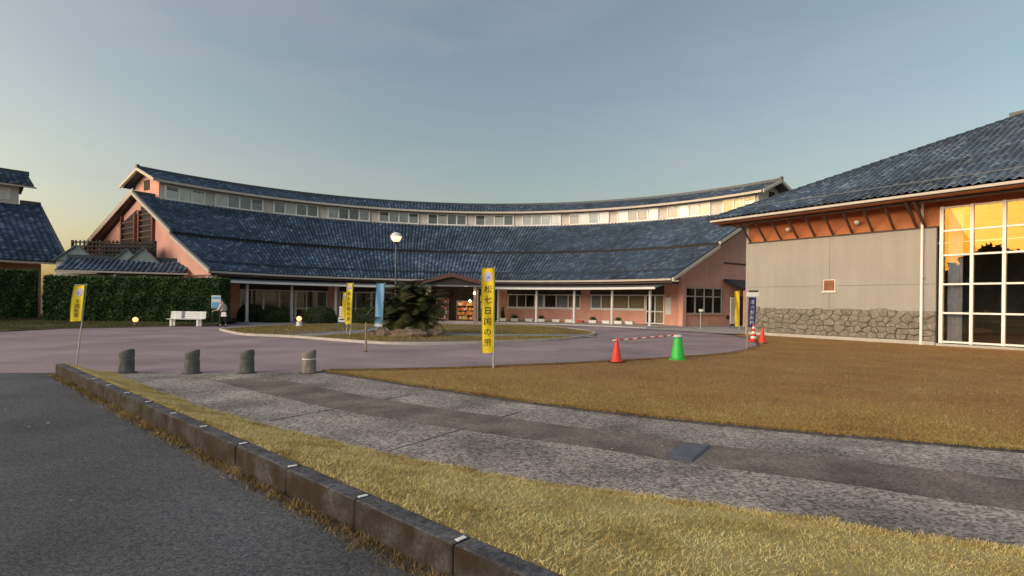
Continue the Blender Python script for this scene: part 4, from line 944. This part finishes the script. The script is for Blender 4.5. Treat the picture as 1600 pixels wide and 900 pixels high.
shrub('round clipped shrub right of the person, nearest the hedge', -18.5, 38.6, .95, 1.25)
shrub('round clipped shrub behind the lit globe lamp on a pedestal', -16.6, 38.0, 1.0, 1.05)
shrub('wide clipped shrub midway between globe lamp and yellow banners', -13.5, 38.4, 1.15, 1.15)
shrub('clipped shrub between the yellow banners and the blue banner', -10.2, 38.2, 1.0, 1.1)
# island in the driveway
isl = smooth_line([(-15.3, 28.6), (-12.3, 25.0), (-9.87, 24.0), (-5.98, 21.4), (-4.27, 20.7), (-2.0, 21.3), (.02, 22.5), (2.38, 24.6), (4.3, 28.5), (4.3, 32.5), (2.5, 36.5), (-1, 38.8), (-6, 39.2), (-11, 37.2), (-14.2, 33.5), (-15.3, 28.6)])[:-1]
isl = ccw(isl)
mb = MB(); cxy = np.mean(np.array(isl), 0)
mb.prism(isl, -.05, .07); struct('island', mb, M['soil'])
strip('island_kerb', isl+[isl[0]], .14, -.04, .105, M['footing'])
def ribbon(name, pts, w, z, m): return strip(name, smooth_line(pts), w, .03, z, m)
ribbon('island_path', [(-9.2, 24.4), (-8.0, 27.0), (-7.2, 31), (-7.5, 38.8)], 1.5, .085, M['bluestone'])
ribbon('island_path', [(3.9, 27.0), (-1.5, 26.3), (-6.6, 27.2)], 1.3, .088, M['bluestone'])
ig = scatter(isl, 150000); ok_ = np.ones(len(ig), bool)
patch = np.sin(ig[:, 0]*.9+1)+np.sin(ig[:, 1]*1.1)+rng.normal(0, .7, len(ig)); ok_ &= patch > -.5
for line, w in (([(-9.2, 24.4), (-8.0, 27.0), (-7.2, 31), (-7.5, 38.8)], .8), ([(3.9, 27.0), (-1.5, 26.3), (-6.6, 27.2)], .7)):
    for p in smooth_line(line, 12): ok_ &= np.hypot(ig[:, 0]-p[0], ig[:, 1]-p[1]) > w
blades('island_grass', ig[ok_], .065, .03, .10, .02, 1.2, M['islegrass'], 'patchy olive grass on the island inside the driveway loop')
# grass verge with a low bank before the hedge
vb = MB(); line = [(-60, 18.2), (-40, 22.5), (-24.2, 26.0), (-23.4, 28.2), (-21.5, 30.3), (-19.8, 31.9), (-18.0, 33.0)]
lin2 = [(-60, 30), (-48, 38), (-32, 36.5), (-28.5, 33.0), (-24, 33.0), (-20, 33.2), (-17.9, 33.6)]
vv = []
for a, b in zip(line, lin2): vv += [(a[0], a[1], .012), ((a[0]+b[0])/2, (a[1]+b[1])/2, .12), (b[0], b[1], .2), (b[0]-2, b[1]+9, .22)]
vb.add(vv, [(i*4+j, i*4+4+j, i*4+5+j, i*4+1+j) for i in range(6) for j in range(3)]); struct('grass_verge', vb, M['verge'])
vg = scatter([(-40, 24), (-24.2, 26.6), (-23.4, 28.6), (-21.5, 30.6), (-19, 32.6), (-18, 33.3), (-28.5, 33.2), (-40, 34)], 60000)
vz = np.clip((vg[:, 1]-(29.5+.5*(vg[:, 0]+24)*.5))/3, 0, 1)*.14+.03
blades('verge_grass', vg, vz, .04, .12, .02, 1.2, M['vergegrass'], 'dark olive grass verge below the long hedge')
# cycad on a rocky mound
cy = thing('cycad', 'large dark cycad palm with spreading fronds beside the entrance', 'palm', (-4.95, 25.9, .05)); cy.scale = (1.25, 1.2, 1.12)
stems = [((-.6, .1), 1.25), ((.1, .25), 1.8), ((.7, 0), 1.35), ((.05, -.4), .8), ((-.2, .5), 1.6), ((.45, -.25), .55), ((-.5, -.3), .5)]
for (sx_, sy_), hh in stems:
    obj('trunk', MB().tube([(sx_*.7, sy_*.7, 0), (sx_*.9, sy_*.9, hh*.5), (sx_, sy_, hh)], [.22, .19, .15], 10), M['trunk'], cy)
FV = []
for (sx_, sy_), hh in stems:
    nf = 44
    for k in range(nf):
        a = k*2.39996+random.uniform(-.2, .2); up = random.uniform(-.3, 1.35); Ln = random.uniform(.95, 1.3)
        p = np.array((sx_, sy_, hh)); el_ = up; seg = 14; prev = p
        for s in range(seg):
            d = np.array((math.cos(a)*math.cos(el_), math.sin(a)*math.cos(el_), math.sin(el_))); nx = prev+d*Ln/seg
            side = np.array((-math.sin(a), math.cos(a), 0)); upv = np.cross(side, d)
            ll = .24*math.sin(math.pi*min(1, (s+1.2)/(seg+1)))**.6
            FV.append([prev-side*.012, prev+side*.012, nx+side*.010, nx-side*.010])
            for sg in (-1, 1):
                for q in (0, .5):
                    base = prev+(nx-prev)*q; tip = base+side*sg*ll+d*ll*.55+upv*ll*.22
                    w_ = d*.018
                    FV.append([base-w_, base+w_, tip+w_*.3, tip-w_*.3])
            prev = nx; el_ -= .105+.03*random.random()
obj('fronds', np_mesh('fronds', np.array(FV), 4, [(0, 1, 2, 3)], M['frond']), None, cy, kind='stuff')
def rock(label, x, y, sx_, sy_, sz_, sd):
    r_ = np.random.default_rng(sd); mb = MB(); n, m_ = 9, 6; vs = []
    for j in range(m_):
        ph = math.pi/2*j/(m_-1)*1.0
        for i in range(n):
            a = 2*math.pi*i/n; k = 1+r_.uniform(-.2, .18)
            vs.append((sx_*math.cos(a)*math.cos(ph)*k+r_.normal(0, .01), sy_*math.sin(a)*math.cos(ph)*k, sz_*(math.sin(ph)**.8)*k))
    fs = [(j*n+i, j*n+(i+1) % n, (j+1)*n+(i+1) % n, (j+1)*n+i) for j in range(m_-1) for i in range(n)]+[tuple(range((m_-1)*n, m_*n))]
    mb.add(vs, fs); o = obj('rock', mb, M['rock'], loc=(x, y, .04)); tag(o, label, 'rock', 'rocks round the cycad')
rock('broad low brown rock in front of the cycad', -4.55, 24.3, 1.0, .5, .42, 1); rock('pale rock at the left foot of the cycad', -5.75, 24.5, .45, .35, .4, 2)
rock('small rock at the right foot of the cycad', -3.5, 25.0, .5, .4, .35, 3); rock('flat rock between the blue banner and the cycad', -6.4, 25.2, .45, .35, .25, 4)

# ------------------------------------------------------------------ street lamp, globe lamps
sl = thing('street_lamp', 'tall street lamp with lit bowl lantern behind the cycad', 'street lamp', (-6.43, 30.0, .06))
obj('pole', MB().tube([(0, 0, 0), (0, 0, 1.0), (0, 0, 4.75)], [.07, .05, .04], 10), M['metal'], sl); obj('neck', MB().lathe([(.06, 4.72), (.10, 4.80), (.16, 4.86)], n=12), M['metal'], sl)
obj('lantern_bowl', MB().lathe([(.14, 4.86), (.24, 4.98), (.30, 5.13), (.30, 5.16)], n=18), M['lamp'], sl, smooth=True)
obj('lantern_cap', MB().lathe([(.33, 5.165), (.31, 5.2), (.20, 5.34), (.12, 5.38), (.03, 5.39)], n=18), M['column'], sl)
def globe(label, x, y, z, ped):
    g = thing('globe_lamp', label, 'lamp', (x, y, z), 0, 'lit globe lamps on the ground')
    b = .32 if ped else .12
    if ped: obj('pedestal', MB().lathe([(.20, 0), (.20, .06), (.15, .08), (.14, .26), (.17, .30)], n=14), M['white'], g)
    else: obj('pedestal', MB().lathe([(.10, 0), (.08, .05), (.08, .14)], n=14), M['metal'], g)
    r_ = .145; obj('globe', MB().lathe([(max(.02, r_*math.sin(math.pi*k/10)), b+r_-r_*math.cos(math.pi*k/10)) for k in range(11)], n=18), M['globe'], g, smooth=True)
globe('lit orange globe lamp on the verge below the long hedge', -22.0, 31.8, .12, False)
globe('lit globe lamp on a white pedestal before the round shrubs', -12.9, 33.0, .06, True)

# ------------------------------------------------------------------ bollards
bt = thing('bollard', 'stone bollard nearest the kerb end, leftmost of four', 'bollard', (-8.45, 11.95, 0), 0, 'stone bollards across the footpath end')
prof = [(.150, 0), (.155, .02), (.150, .31), (.138, .32), (.138, .335), (.150, .345), (.150, .47), (.13, .50)]
mb = MB(); n = 18
vs = []; fs = []
for r_, z in prof: vs += [((r_+random.uniform(-.005, .005))*math.cos(2*math.pi*k/n), (r_+random.uniform(-.005, .005))*math.sin(2*math.pi*k/n), z+random.uniform(-.003, .003)+(.036*math.cos(2*math.pi*k/n) if z > .4 else 0)) for k in range(n)]
for i in range(len(prof)-1):
    for k in range(n): fs.append((i*n+k, i*n+(k+1) % n, (i+1)*n+(k+1) % n, (i+1)*n+k))
fs.append(tuple(range((len(prof)-1)*n, len(prof)*n))); mb.add(vs, fs); obj('shaft', mb, M['bollard'], bt, bevel=.008)
obj('base', MB().lathe([(.21, .0), (.21, .016), (.17, .022)], n=18), M['edge'], bt)
for (x, y, rz_), lb in zip(((-7.03, 11.98, .3), (-5.9, 12.15, -.2), (-4.57, 12.3, .15)), ('stone bollard second from the kerb end', 'stone bollard third from the kerb end', 'paler stone bollard nearest the lawn tip, rightmost of four')):
    c = copy_tree(bt); c.location = (x, y, 0); c.rotation_euler = (0, 0, rz_); c['label'] = lb
pb = M['bollard'].copy(); M['palebollard'] = pb
for nd in pb.node_tree.nodes:
    if nd.type == 'VALTORGB':
        nd.color_ramp.elements[0].color = (.19, .16, .14, 1); nd.color_ramp.elements[1].color = (.30, .26, .23, 1)
sh = [c for c in c.children if c.name.startswith('shaft')][0]; sh.data = sh.data.copy(); sh.data.materials[0] = pb
obj('white_band', MB().lathe([(.1535, .318), (.156, .327), (.1535, .337)], n=18), M['white'], c)

# ------------------------------------------------------------------ banners
def text_mesh(body, size, spacing=1.0):
    cu = bpy.data.curves.new('lettering', 'FONT'); cu.body = body; cu.size = size; cu.align_x = 'CENTER'; cu.space_line = spacing; cu.resolution_u = 2
    o = bpy.data.objects.new('lettering', cu); COL.objects.link(o); bpy.context.view_layer.update()
    me = bpy.data.meshes.new_from_object(o.evaluated_get(bpy.context.evaluated_depsgraph_get())); bpy.data.objects.remove(o); me.materials.clear(); return me
def banner(label, x, y, z0, z1, w, h, cloth, chars, ink='ink', lean=0, rz=0, side=-1, emblem=True, csize=.7, white_foot=False, base=True, taper=0):
    """pole at x, cloth hanging on one side (side=-1: to the left)"""
    t_ = thing('banner_flag', label, 'banner', (x, y, 0), rz, 'upright banner flags')
    def D(px, pz): return .03*math.sin(pz*4.1+px*7)*min(1, abs(px)*6)+.02*math.sin(px*19+pz*2.5)
    def place(px, pz, off): return (px+lean*pz, D(px, pz)+off, pz)
    obj('pole', MB().tube([(0, .02, 0), (lean*h, .02, h)], [.016, .011], 8), M['pole'], t_)
    obj('cross_bar', MB().tube([(lean*z1+.02, .02, z1+.012), (lean*z1+side*w, .0, z1+.012)], .008, 6), M['pole'], t_)
    if base: obj('stake', MB().lathe([(.03, -.02), (.03, .32), (.02, .33)], n=10), M['pole'], t_)
    mb = MB(); nx, nz_ = 8, 30; vs = []
    for off in (-.003, .003):
        for j in range(nz_+1):
            for i in range(nx+1):
                pz = z0+(z1-z0)*j/nz_; ww = w*(1-taper*(1-j/nz_)); px = side*ww*i/nx
                vs.append(place(px, pz-.02*(i/nx)*(1-j/nz_), off))
    K = (nx+1)*(nz_+1); fs = []
    for j in range(nz_):
        for i in range(nx):
            a = j*(nx+1)+i; fs.append((a, a+1, a+nx+2, a+nx+1)); fs.append((K+a, K+a+nx+1, K+a+nx+2, K+a+1))
    rim = [j*(nx+1) for j in range(nz_+1)]; rim2 = [j*(nx+1)+nx for j in range(nz_+1)]
    for rr in (rim, rim2):
        for a, b in zip(rr, rr[1:]): fs.append((a, b, K+b, K+a))
    mb.add(vs, fs); cl_ = obj('cloth', mb, M[cloth], t_, smooth=True)
    cxm = side*w*.5*(1-taper*.4)
    if emblem:
        mb = MB(); ex, ez, er = cxm, z1-w*.62, w*.30; n = 20
        mb.add([place(ex+er*math.cos(2*math.pi*k/n), ez+er*1.25*math.sin(2*math.pi*k/n), -.008) for k in range(n)], [tuple(range(n))]); obj('emblem', mb, M['emblem'], cl_)
        mb = MB(); mb.add([place(ex+er*.45*math.cos(2*math.pi*k/n), ez-er*.2+er*.4*math.sin(2*math.pi*k/n), -.011) for k in range(n)], [tuple(range(n))]); obj('emblem_mark', mb, M['violet'], cl_)
    if white_foot:
        mb = MB(); vs = [place(side*w*i/6, z0+.005+.13*j*(z1-z0)/2, -.008) for j in (0, 1) for i in range(7)]; mb.add(vs, [(i, i+1, i+8, i+7) for i in range(6)]); obj('pale_hem', mb, M['whitecloth'], cl_)
    if chars:
        top = z1-(w*1.25 if emblem else .12); step = (top-z0-.08)/len(chars); size = min(w*csize, step*.95)
        me = text_mesh('\n'.join(chars), size, step/size)
        co_ = np.zeros(len(me.vertices)*3); me.vertices.foreach_get('co', co_); co_ = co_.reshape(-1, 3)
        out = np.array([place(cxm+p[0], top-size*.85+p[1], -.010) for p in co_]); me.vertices.foreach_set('co', out.reshape(-1)); me.update()
        obj('lettering', me, M[ink], cl_, kind='stuff')
    return t_
banner('tall yellow banner with black writing standing alone at the lawn edge', -.44, 13.57, .40, 2.50, .335, 2.56, 'yellow', '松七日国の里', csize=.62, taper=.1)
banner('leaning yellow banner on a long grey pole at the kerb end', -10.16, 12.69, 1.10, 1.93, .26, 1.97, 'yellow', '七国松里', lean=.11, side=-1, csize=.55, base=False)
banner('front yellow banner of the pair on the island', -7.15, 24.1, .62, 2.42, .30, 2.47, 'yellow', '松七日国の里', lean=.045, csize=.55, taper=.1)
banner('rear yellow banner of the pair, half hidden on the island', -8.25, 27.2, .75, 2.05, .27, 2.1, 'yellow', '', lean=.03)
banner('light blue banner with white hem beside the cycad', -5.95, 24.9, .48, 2.45, .38, 2.5, 'skyblue', '', lean=.05, emblem=False, white_foot=True)
banner('yellow banner by the side entry seen almost edge on', 15.15, 36.2, .25, 2.6, .34, 2.66, 'yellow', '', lean=-.0, emblem=False, taper=.1)
banner('navy banner with white writing beside the striped cone', 11.75, 26.2, .62, 2.05, .36, 2.1, 'navy', '道の駅案内', ink='whitecloth', emblem=False, csize=.6)
# lettering on the notice panel
me = text_mesh('\n'.join('営業案内所'), .26, 1.0)
obj('lettering', me, M['ygoods'], nb_, loc=(0, -.035, 2.0), rot=(math.pi/2, 0, 0), kind='stuff')
# sign on two legs among the banners
sg_ = thing('stand_sign', 'small white sign on a stand right of the yellow banners', 'sign', (-9.2, 29.5, .06))
obj('panel', MB().box((0, 0, 1.0), (.30, .03, .55)), M['whitecloth'], sg_); obj('lower_panel', MB().box((0, -.01, .56), (.40, .03, .26)), M['whitecloth'], sg_); obj('print', MB().box((0, -.028, .57), (.28, .005, .07)), M['ink'], sg_); obj('upper_print', MB().box((0, -.018, 1.0), (.12, .005, .36)), M['emblem'], sg_)
for x in (-.12, .12): obj('leg', MB().tube([(x, .02, 0), (x, .02, .8)], .015, 6), M['metal'], sg_)
# info board next to the person
ib = thing('info_board', 'pale blue and white information board behind the person', 'sign', (-17.95, 33.0, .1), R(15))
obj('panel', MB().box((0, 0, 1.38), (.50, .04, .78)), M['whitecloth'], ib); obj('blue_print', MB().box((-.02, -.025, 1.18), (.4, .008, .36)), M['skyblue'], ib); obj('heading', MB().box((0, -.025, 1.62), (.42, .008, .14)), M['skyblue'], ib)
for x in (-.2, .2): obj('leg', MB().box((x, .03, .6), (.04, .04, 1.2)), M['metal'], ib)
# slim posts
def post(label, x, y, h, plate=None, m='wood'):
    t_ = thing('marker_post', label, 'post', (x, y, .0), 0, 'slim posts'); obj('shaft', MB().lathe([(.035, 0), (.032, h-.02), (.02, h)], n=10), M[m], t_)
    obj('foot', MB().lathe([(.05, 0), (.05, .03), (.038, .04)], n=10), M['edge'], t_)
    if plate:
        obj('plate', MB().box((plate[0], -.045, plate[1]), (plate[2], .03, plate[3])), M['white'], t_, bevel=.012)
        obj('plate_top', MB().box((plate[0]+.02, -.05, plate[1]+plate[3]*.75), (plate[2]*.7, .05, plate[3]*.35)), M['rubber'], t_)
post('slim pale post at the driveway edge in front of the island', -4.71, 17.6, .95)
post('slim wooden post with white plate at the lawn corner', 8.62, 19.9, 2.1, (.17, 2.06, .46, .16))
post('thin post with small plate before the pink gable window', 12.6, 36.3, 1.35, (0, 1.3, .28, .16), 'pole')

# ------------------------------------------------------------------ traffic cones and bar
def cone(label, x, y, m, h=.70, stripes=False):
    t_ = thing('traffic_cone', label, 'cone', (x, y, .02), random.uniform(0, 1), 'traffic cones')
    obj('base', MB().box((0, 0, .015), (.38, .38, .03)), M['rubber'] if not stripes else M[m], t_, bevel=.012)
    r0, r1 = .145, .028
    f = lambda z: r0+(r1-r0)*(z-.03)/(h-.03)
    if not stripes: obj('body', MB().lathe([(.165, .03), (f(.05), .05), (f(h*.97), h*.97), (.02, h)], n=20), M[m], t_, smooth=True); obj('rim', MB().lathe([(.17, .031), (.17, .045), (.15, .05)], n=20), M[m], t_)
    else:
        k = 7; zs = [.03+(h-.03)*i/k for i in range(k+1)]
        for i in range(k): obj('stripe', MB().lathe([(f(zs[i]), zs[i]), (f(zs[i+1]), zs[i+1])], n=20), M['white' if i % 2 else m], t_, smooth=True)
    return t_
cone('orange red cone at the left end of the striped bar', 2.93, 15.15, 'cone_red')
gc = thing('traffic_cone', 'wide green cone with white cap at the lawn edge', 'cone', (4.95, 16.2, .02), .3, 'traffic cones')
obj('base', MB().lathe([(.25, 0), (.25, .025), (.22, .035)], n=24), M['cone_green'], gc)
obj('body', MB().lathe([(.205, .035), (.19, .06), (.115, .64), (.105, .66)], n=24), M['cone_green'], gc, smooth=True)
obj('cap', MB().lathe([(.15, .661), (.155, .70), (.12, .735), (.05, .745)], n=24), M['cone_white'], gc, smooth=True)
cone('plain red cone on the lawn before the stone base', 10.95, 23.75, 'cone_red', .68)
cone('red and white striped cone beside the plain red cone', 10.98, 24.7, 'cone_red', .80, True)
bar_a, bar_b = Vector((2.86, 15.12, .64)), Vector((4.86, 16.2, .745))
br = thing('barrier_bar', 'red and white striped bar resting between the two cones', 'barrier', tuple(bar_a)); dv = bar_b-bar_a
for i in range(14): obj('band', MB().tube([dv*(i/14), dv*((i+1)/14)], .021, 8), M['cone_red' if i % 2 else 'white'], br)
for e in (Vector((0, 0, 0)), dv):
    mb = MB(); n = 16; mb.tube([e+Vector((.055*math.cos(2*math.pi*k/n), .055*math.sin(2*math.pi*k/n), -.0)) for k in range(n+1)], .012, 6); obj('end_ring', mb, M['white'], br)

# ------------------------------------------------------------------ drain grate in the path
gr = thing('drain_grate', 'blue grey steel drain grate set in the brown path band', 'grate', (1.99, 6.07, .012), R(57))
gdv = .30
obj('frame', MB().box((0, .0, .004), (.78, .29, .008)), M['grate'], gr)
for i in range(14): obj('bar', MB().box((-.34+i*.0525, 0, .012), (.022, .25, .010)), M['grate'], gr)
# ------------------------------------------------------------------ bench
be = thing('bench', 'white slatted park bench in front of the long hedge', 'bench', (-19.1, 31.9, .035), R(4))
for x in (-.78, .72):
    obj('leg', MB().box((x, -.12, .2), (.12, .10, .4)), M['white'], be, bevel=.01); obj('leg', MB().box((x, .22, .2), (.12, .10, .4)), M['white'], be, bevel=.01)
    obj('back_support', MB().box((x, .28, .62), (.08, .05, .5), 0, -.12), M['white'], be)
for k in range(4): obj('seat_slat', MB().box((0, -.18+k*.125, .425), (2.0, .105, .035)), M['white'], be, bevel=.006)
for k in range(4): obj('back_slat', MB().box((0, .255+.014*k, .50+k*.105), (2.0, .03, .092), 0, -.12), M['white'], be, bevel=.006)
obj('strap', MB().box((-.30, .235, .66), (.14, .012, .46), 0, -.12), M['metal'], be)  # dark band laid over the slats to stand for a dark gap

# ------------------------------------------------------------------ person
def skin(name, pts, edges, m, parent, root=0, sub=2):
    me = bpy.data.meshes.new(name); me.from_pydata([p[:3] for p in pts], edges, []); me.update()
    o = bpy.data.objects.new(name, me); COL.objects.link(o); o.parent = parent
    sk = o.modifiers.new('skin', 'SKIN'); sk.use_smooth_shade = True
    if not me.skin_vertices: bpy.context.view_layer.objects.active = o
    lay = me.skin_vertices[0].data
    for i, p in enumerate(pts):
        r_ = p[3]; lay[i].radius = r_ if isinstance(r_, tuple) else (r_, r_); lay[i].use_root = (i == root)
    ss = o.modifiers.new('sub', 'SUBSURF'); ss.levels = sub; ss.render_levels = sub
    me.materials.append(m); return o
pe = thing('person', 'person in pale beige jacket and black trousers walking past the bench', 'person', (-17.05, 32.1, .02), R(-15))
skinm = mat('skin', (.55, .34, .24), .6, .05); black = mat('black_cloth', (.015, .015, .017), .85, .2); beige = mat('beige_jacket', (.70, .60, .53), .85, .12, 6); hairm = mat('black_hair', (.012, .010, .010), .5, .2)
plum = mat('plum_shirt', (.09, .03, .06), .85, .1)
# facing -x (towards the bench), mid-stride
B = [(0, 0, .88, .13), (-.01, 0, 1.05, .115), (-.015, 0, 1.22, .125), (-.01, 0, 1.33, .08), (-.02, 0, 1.40, .048), (-.035, 0, 1.47, .07), (-.045, 0, 1.545, .082), (-.03, 0, 1.60, .055),
     (.0, -.09, .84, .10), (-.10, -.09, .47, .068), (-.06, -.09, .08, .042), (-.17, -.09, .035, .035),
     (.0, .09, .84, .10), (.03, .09, .47, .068), (.17, .09, .10, .042), (.07, .09, .035, .035),
     (-.01, -.17, 1.28, .058), (-.06, -.21, 1.05, .044), (-.26, -.20, .98, .034), (-.33, -.20, .97, .030),
     (-.01, .17, 1.28, .058), (.03, .22, 1.02, .044), (-.10, .22, .84, .034), (-.14, .22, .79, .030)]
BE = [(0, 1), (1, 2), (2, 3), (3, 4), (4, 5), (5, 6), (6, 7), (0, 8), (8, 9), (9, 10), (10, 11), (0, 12), (12, 13), (13, 14), (14, 15), (3, 16), (16, 17), (17, 18), (18, 19), (3, 20), (20, 21), (21, 22), (22, 23)]
for hnd, (hx, hy, hz), fw in ((19, (-.33, -.20, .97), (-1, 0, -.2)), (23, (-.14, .22, .79), (-.5, 0, -.85))):
    for k, oy in enumerate((-.028, -.010, .010, .028)):
        i = len(B); ln = (.06, .075, .07, .055)[k]; B.append((hx+fw[0]*.04, hy+oy, hz+fw[2]*.04, .010)); B.append((hx+fw[0]*(.04+ln*.6), hy+oy, hz+fw[2]*(.04+ln*.6)-.006, .0085)); B.append((hx+fw[0]*(.04+ln), hy+oy, hz+fw[2]*(.04+ln)-.025, .0075))
        BE += [(hnd, i), (i, i+1), (i+1, i+2)]
    i = len(B); B.append((hx+fw[0]*.01, hy-.04, hz+.012, .011)); B.append((hx+fw[0]*.05, hy-.055, hz+.0, .0085)); BE += [(hnd, i), (i, i+1)]
skin('body', B, BE, skinm, pe)
J = [(0, 0, .86, .165), (-.01, 0, 1.03, .155), (-.015, 0, 1.20, .155), (-.01, 0, 1.32, .105), (-.01, -.175, 1.28, .078), (-.06, -.215, 1.05, .062), (-.23, -.20, .99, .05), (-.01, .175, 1.28, .078), (.03, .225, 1.02, .062), (-.08, .222, .86, .05)]
skin('jacket', J, [(0, 1), (1, 2), (2, 3), (3, 4), (4, 5), (5, 6), (3, 7), (7, 8), (8, 9)], beige, pe)
T = [(0, 0, .88, .155), (.0, -.095, .82, .125), (-.10, -.09, .47, .095), (-.06, -.09, .12, .085), (.0, .095, .82, .125), (.03, .09, .47, .095), (.16, .09, .14, .085)]
skin('trousers', T, [(0, 1), (1, 2), (2, 3), (0, 4), (4, 5), (5, 6)], black, pe)
for x, y, z in ((-.12, -.09, .035), (.10, .09, .04)): obj('shoe', MB().hexa([(x-.13, y-.045, z-.035), (x+.11, y-.04, z-.035), (x+.11, y+.04, z-.035), (x-.13, y+.045, z-.035), (x-.10, y-.035, z+.02), (x+.10, y-.035, z+.05), (x+.10, y+.035, z+.05), (x-.10, y+.035, z+.02)]), black, pe, bevel=.012)
hm = MB(); vs = []; n = 14; k_ = 7
for j in range(k_):
    ph = -.35+(math.pi/2+.35)*j/(k_-1)
    for i in range(n):
        a = 2*math.pi*i/n; rr_ = .108; front = max(0, -math.cos(a))
        vs.append((-.03+rr_*math.cos(a)*math.cos(ph)*(1-.18*front), rr_*.92*math.sin(a)*math.cos(ph), 1.545+.112*math.sin(ph)+.10*front*(math.cos(ph))*(1 if ph < .5 else .4)))
hm.add(vs, [(j*n+i, j*n+(i+1) % n, (j+1)*n+(i+1) % n, (j+1)*n+i) for j in range(k_-1) for i in range(n)]+[tuple(range((k_-1)*n, k_*n))]); obj('hair', hm, hairm, pe, smooth=True)
obj('face_mask', MB().hexa([(-.135, -.05, 1.455), (-.10, -.07, 1.455), (-.10, .07, 1.455), (-.135, .05, 1.455), (-.14, -.05, 1.525), (-.10, -.075, 1.53), (-.10, .075, 1.53), (-.14, .05, 1.525)]), M['whitecloth'], pe, bevel=.01)
for y in (-.03, .03): obj('eye', MB().lathe([(.004, -.01), (.010, 0), (.004, .01)], (-.125, y, 1.557), 8), black, pe)
for y in (-.088, .088): obj('ear', MB().lathe([(.008, -.03), (.018, 0), (.008, .03)], (-.04, y, 1.535), 8), skinm, pe)
bg = thing('shoulder_bag', 'white and pink bag hanging at the side of the person', 'bag', (-16.83, 31.80, .62), R(-15))
obj('pouch', MB().hexa([(-.19, -.06, 0), (.19, -.06, 0), (.19, .06, 0), (-.19, .06, 0), (-.15, -.04, .27), (.15, -.04, .27), (.15, .04, .27), (-.15, .04, .27)]), mat('pink_white_bag', (.60, .48, .52), .7, .2, 5, col2=(.72, .70, .68)), bg, bevel=.03)
obj('strap', MB().tube([(-.13, 0, .26), (-.09, .12, .52), (-.02, .20, .72), (.06, .12, .52), (.13, 0, .26)], .012, 6), black, bg)
pa_ = thing('leaflet', 'white folded paper held out by the person', 'paper', (-17.50, 32.02, .93), R(-15))
obj('sheet', MB().box((-.05, -.0, .02), (.26, .12, .012), 0, 0, -.5), M['whitecloth'], pa_)

# ------------------------------------------------------------------ distant wood to the west (it shows in the hall window)
N = 42000
ang = rng.uniform(R(-160), R(-68), N); dist_ = rng.uniform(105, 150, N)
hh = 12.2+1.2*np.sin(ang*9)+1.4*np.sin(ang*23+1)+1.2*np.sin(ang*57)
P = np.c_[np.sin(ang)*dist_, np.cos(ang)*dist_, rng.uniform(0, 1, N)**.7*hh*(dist_/118)]
wd = obj('distant_wood', np_mesh('distant_wood', leaf_cloud(P, 1.3), 4, [(0, 1, 2, 3)], M['hedge']), None, kind='stuff')
tag(wd, 'dark wood along the western horizon, reflected in the gridded window', 'wood')
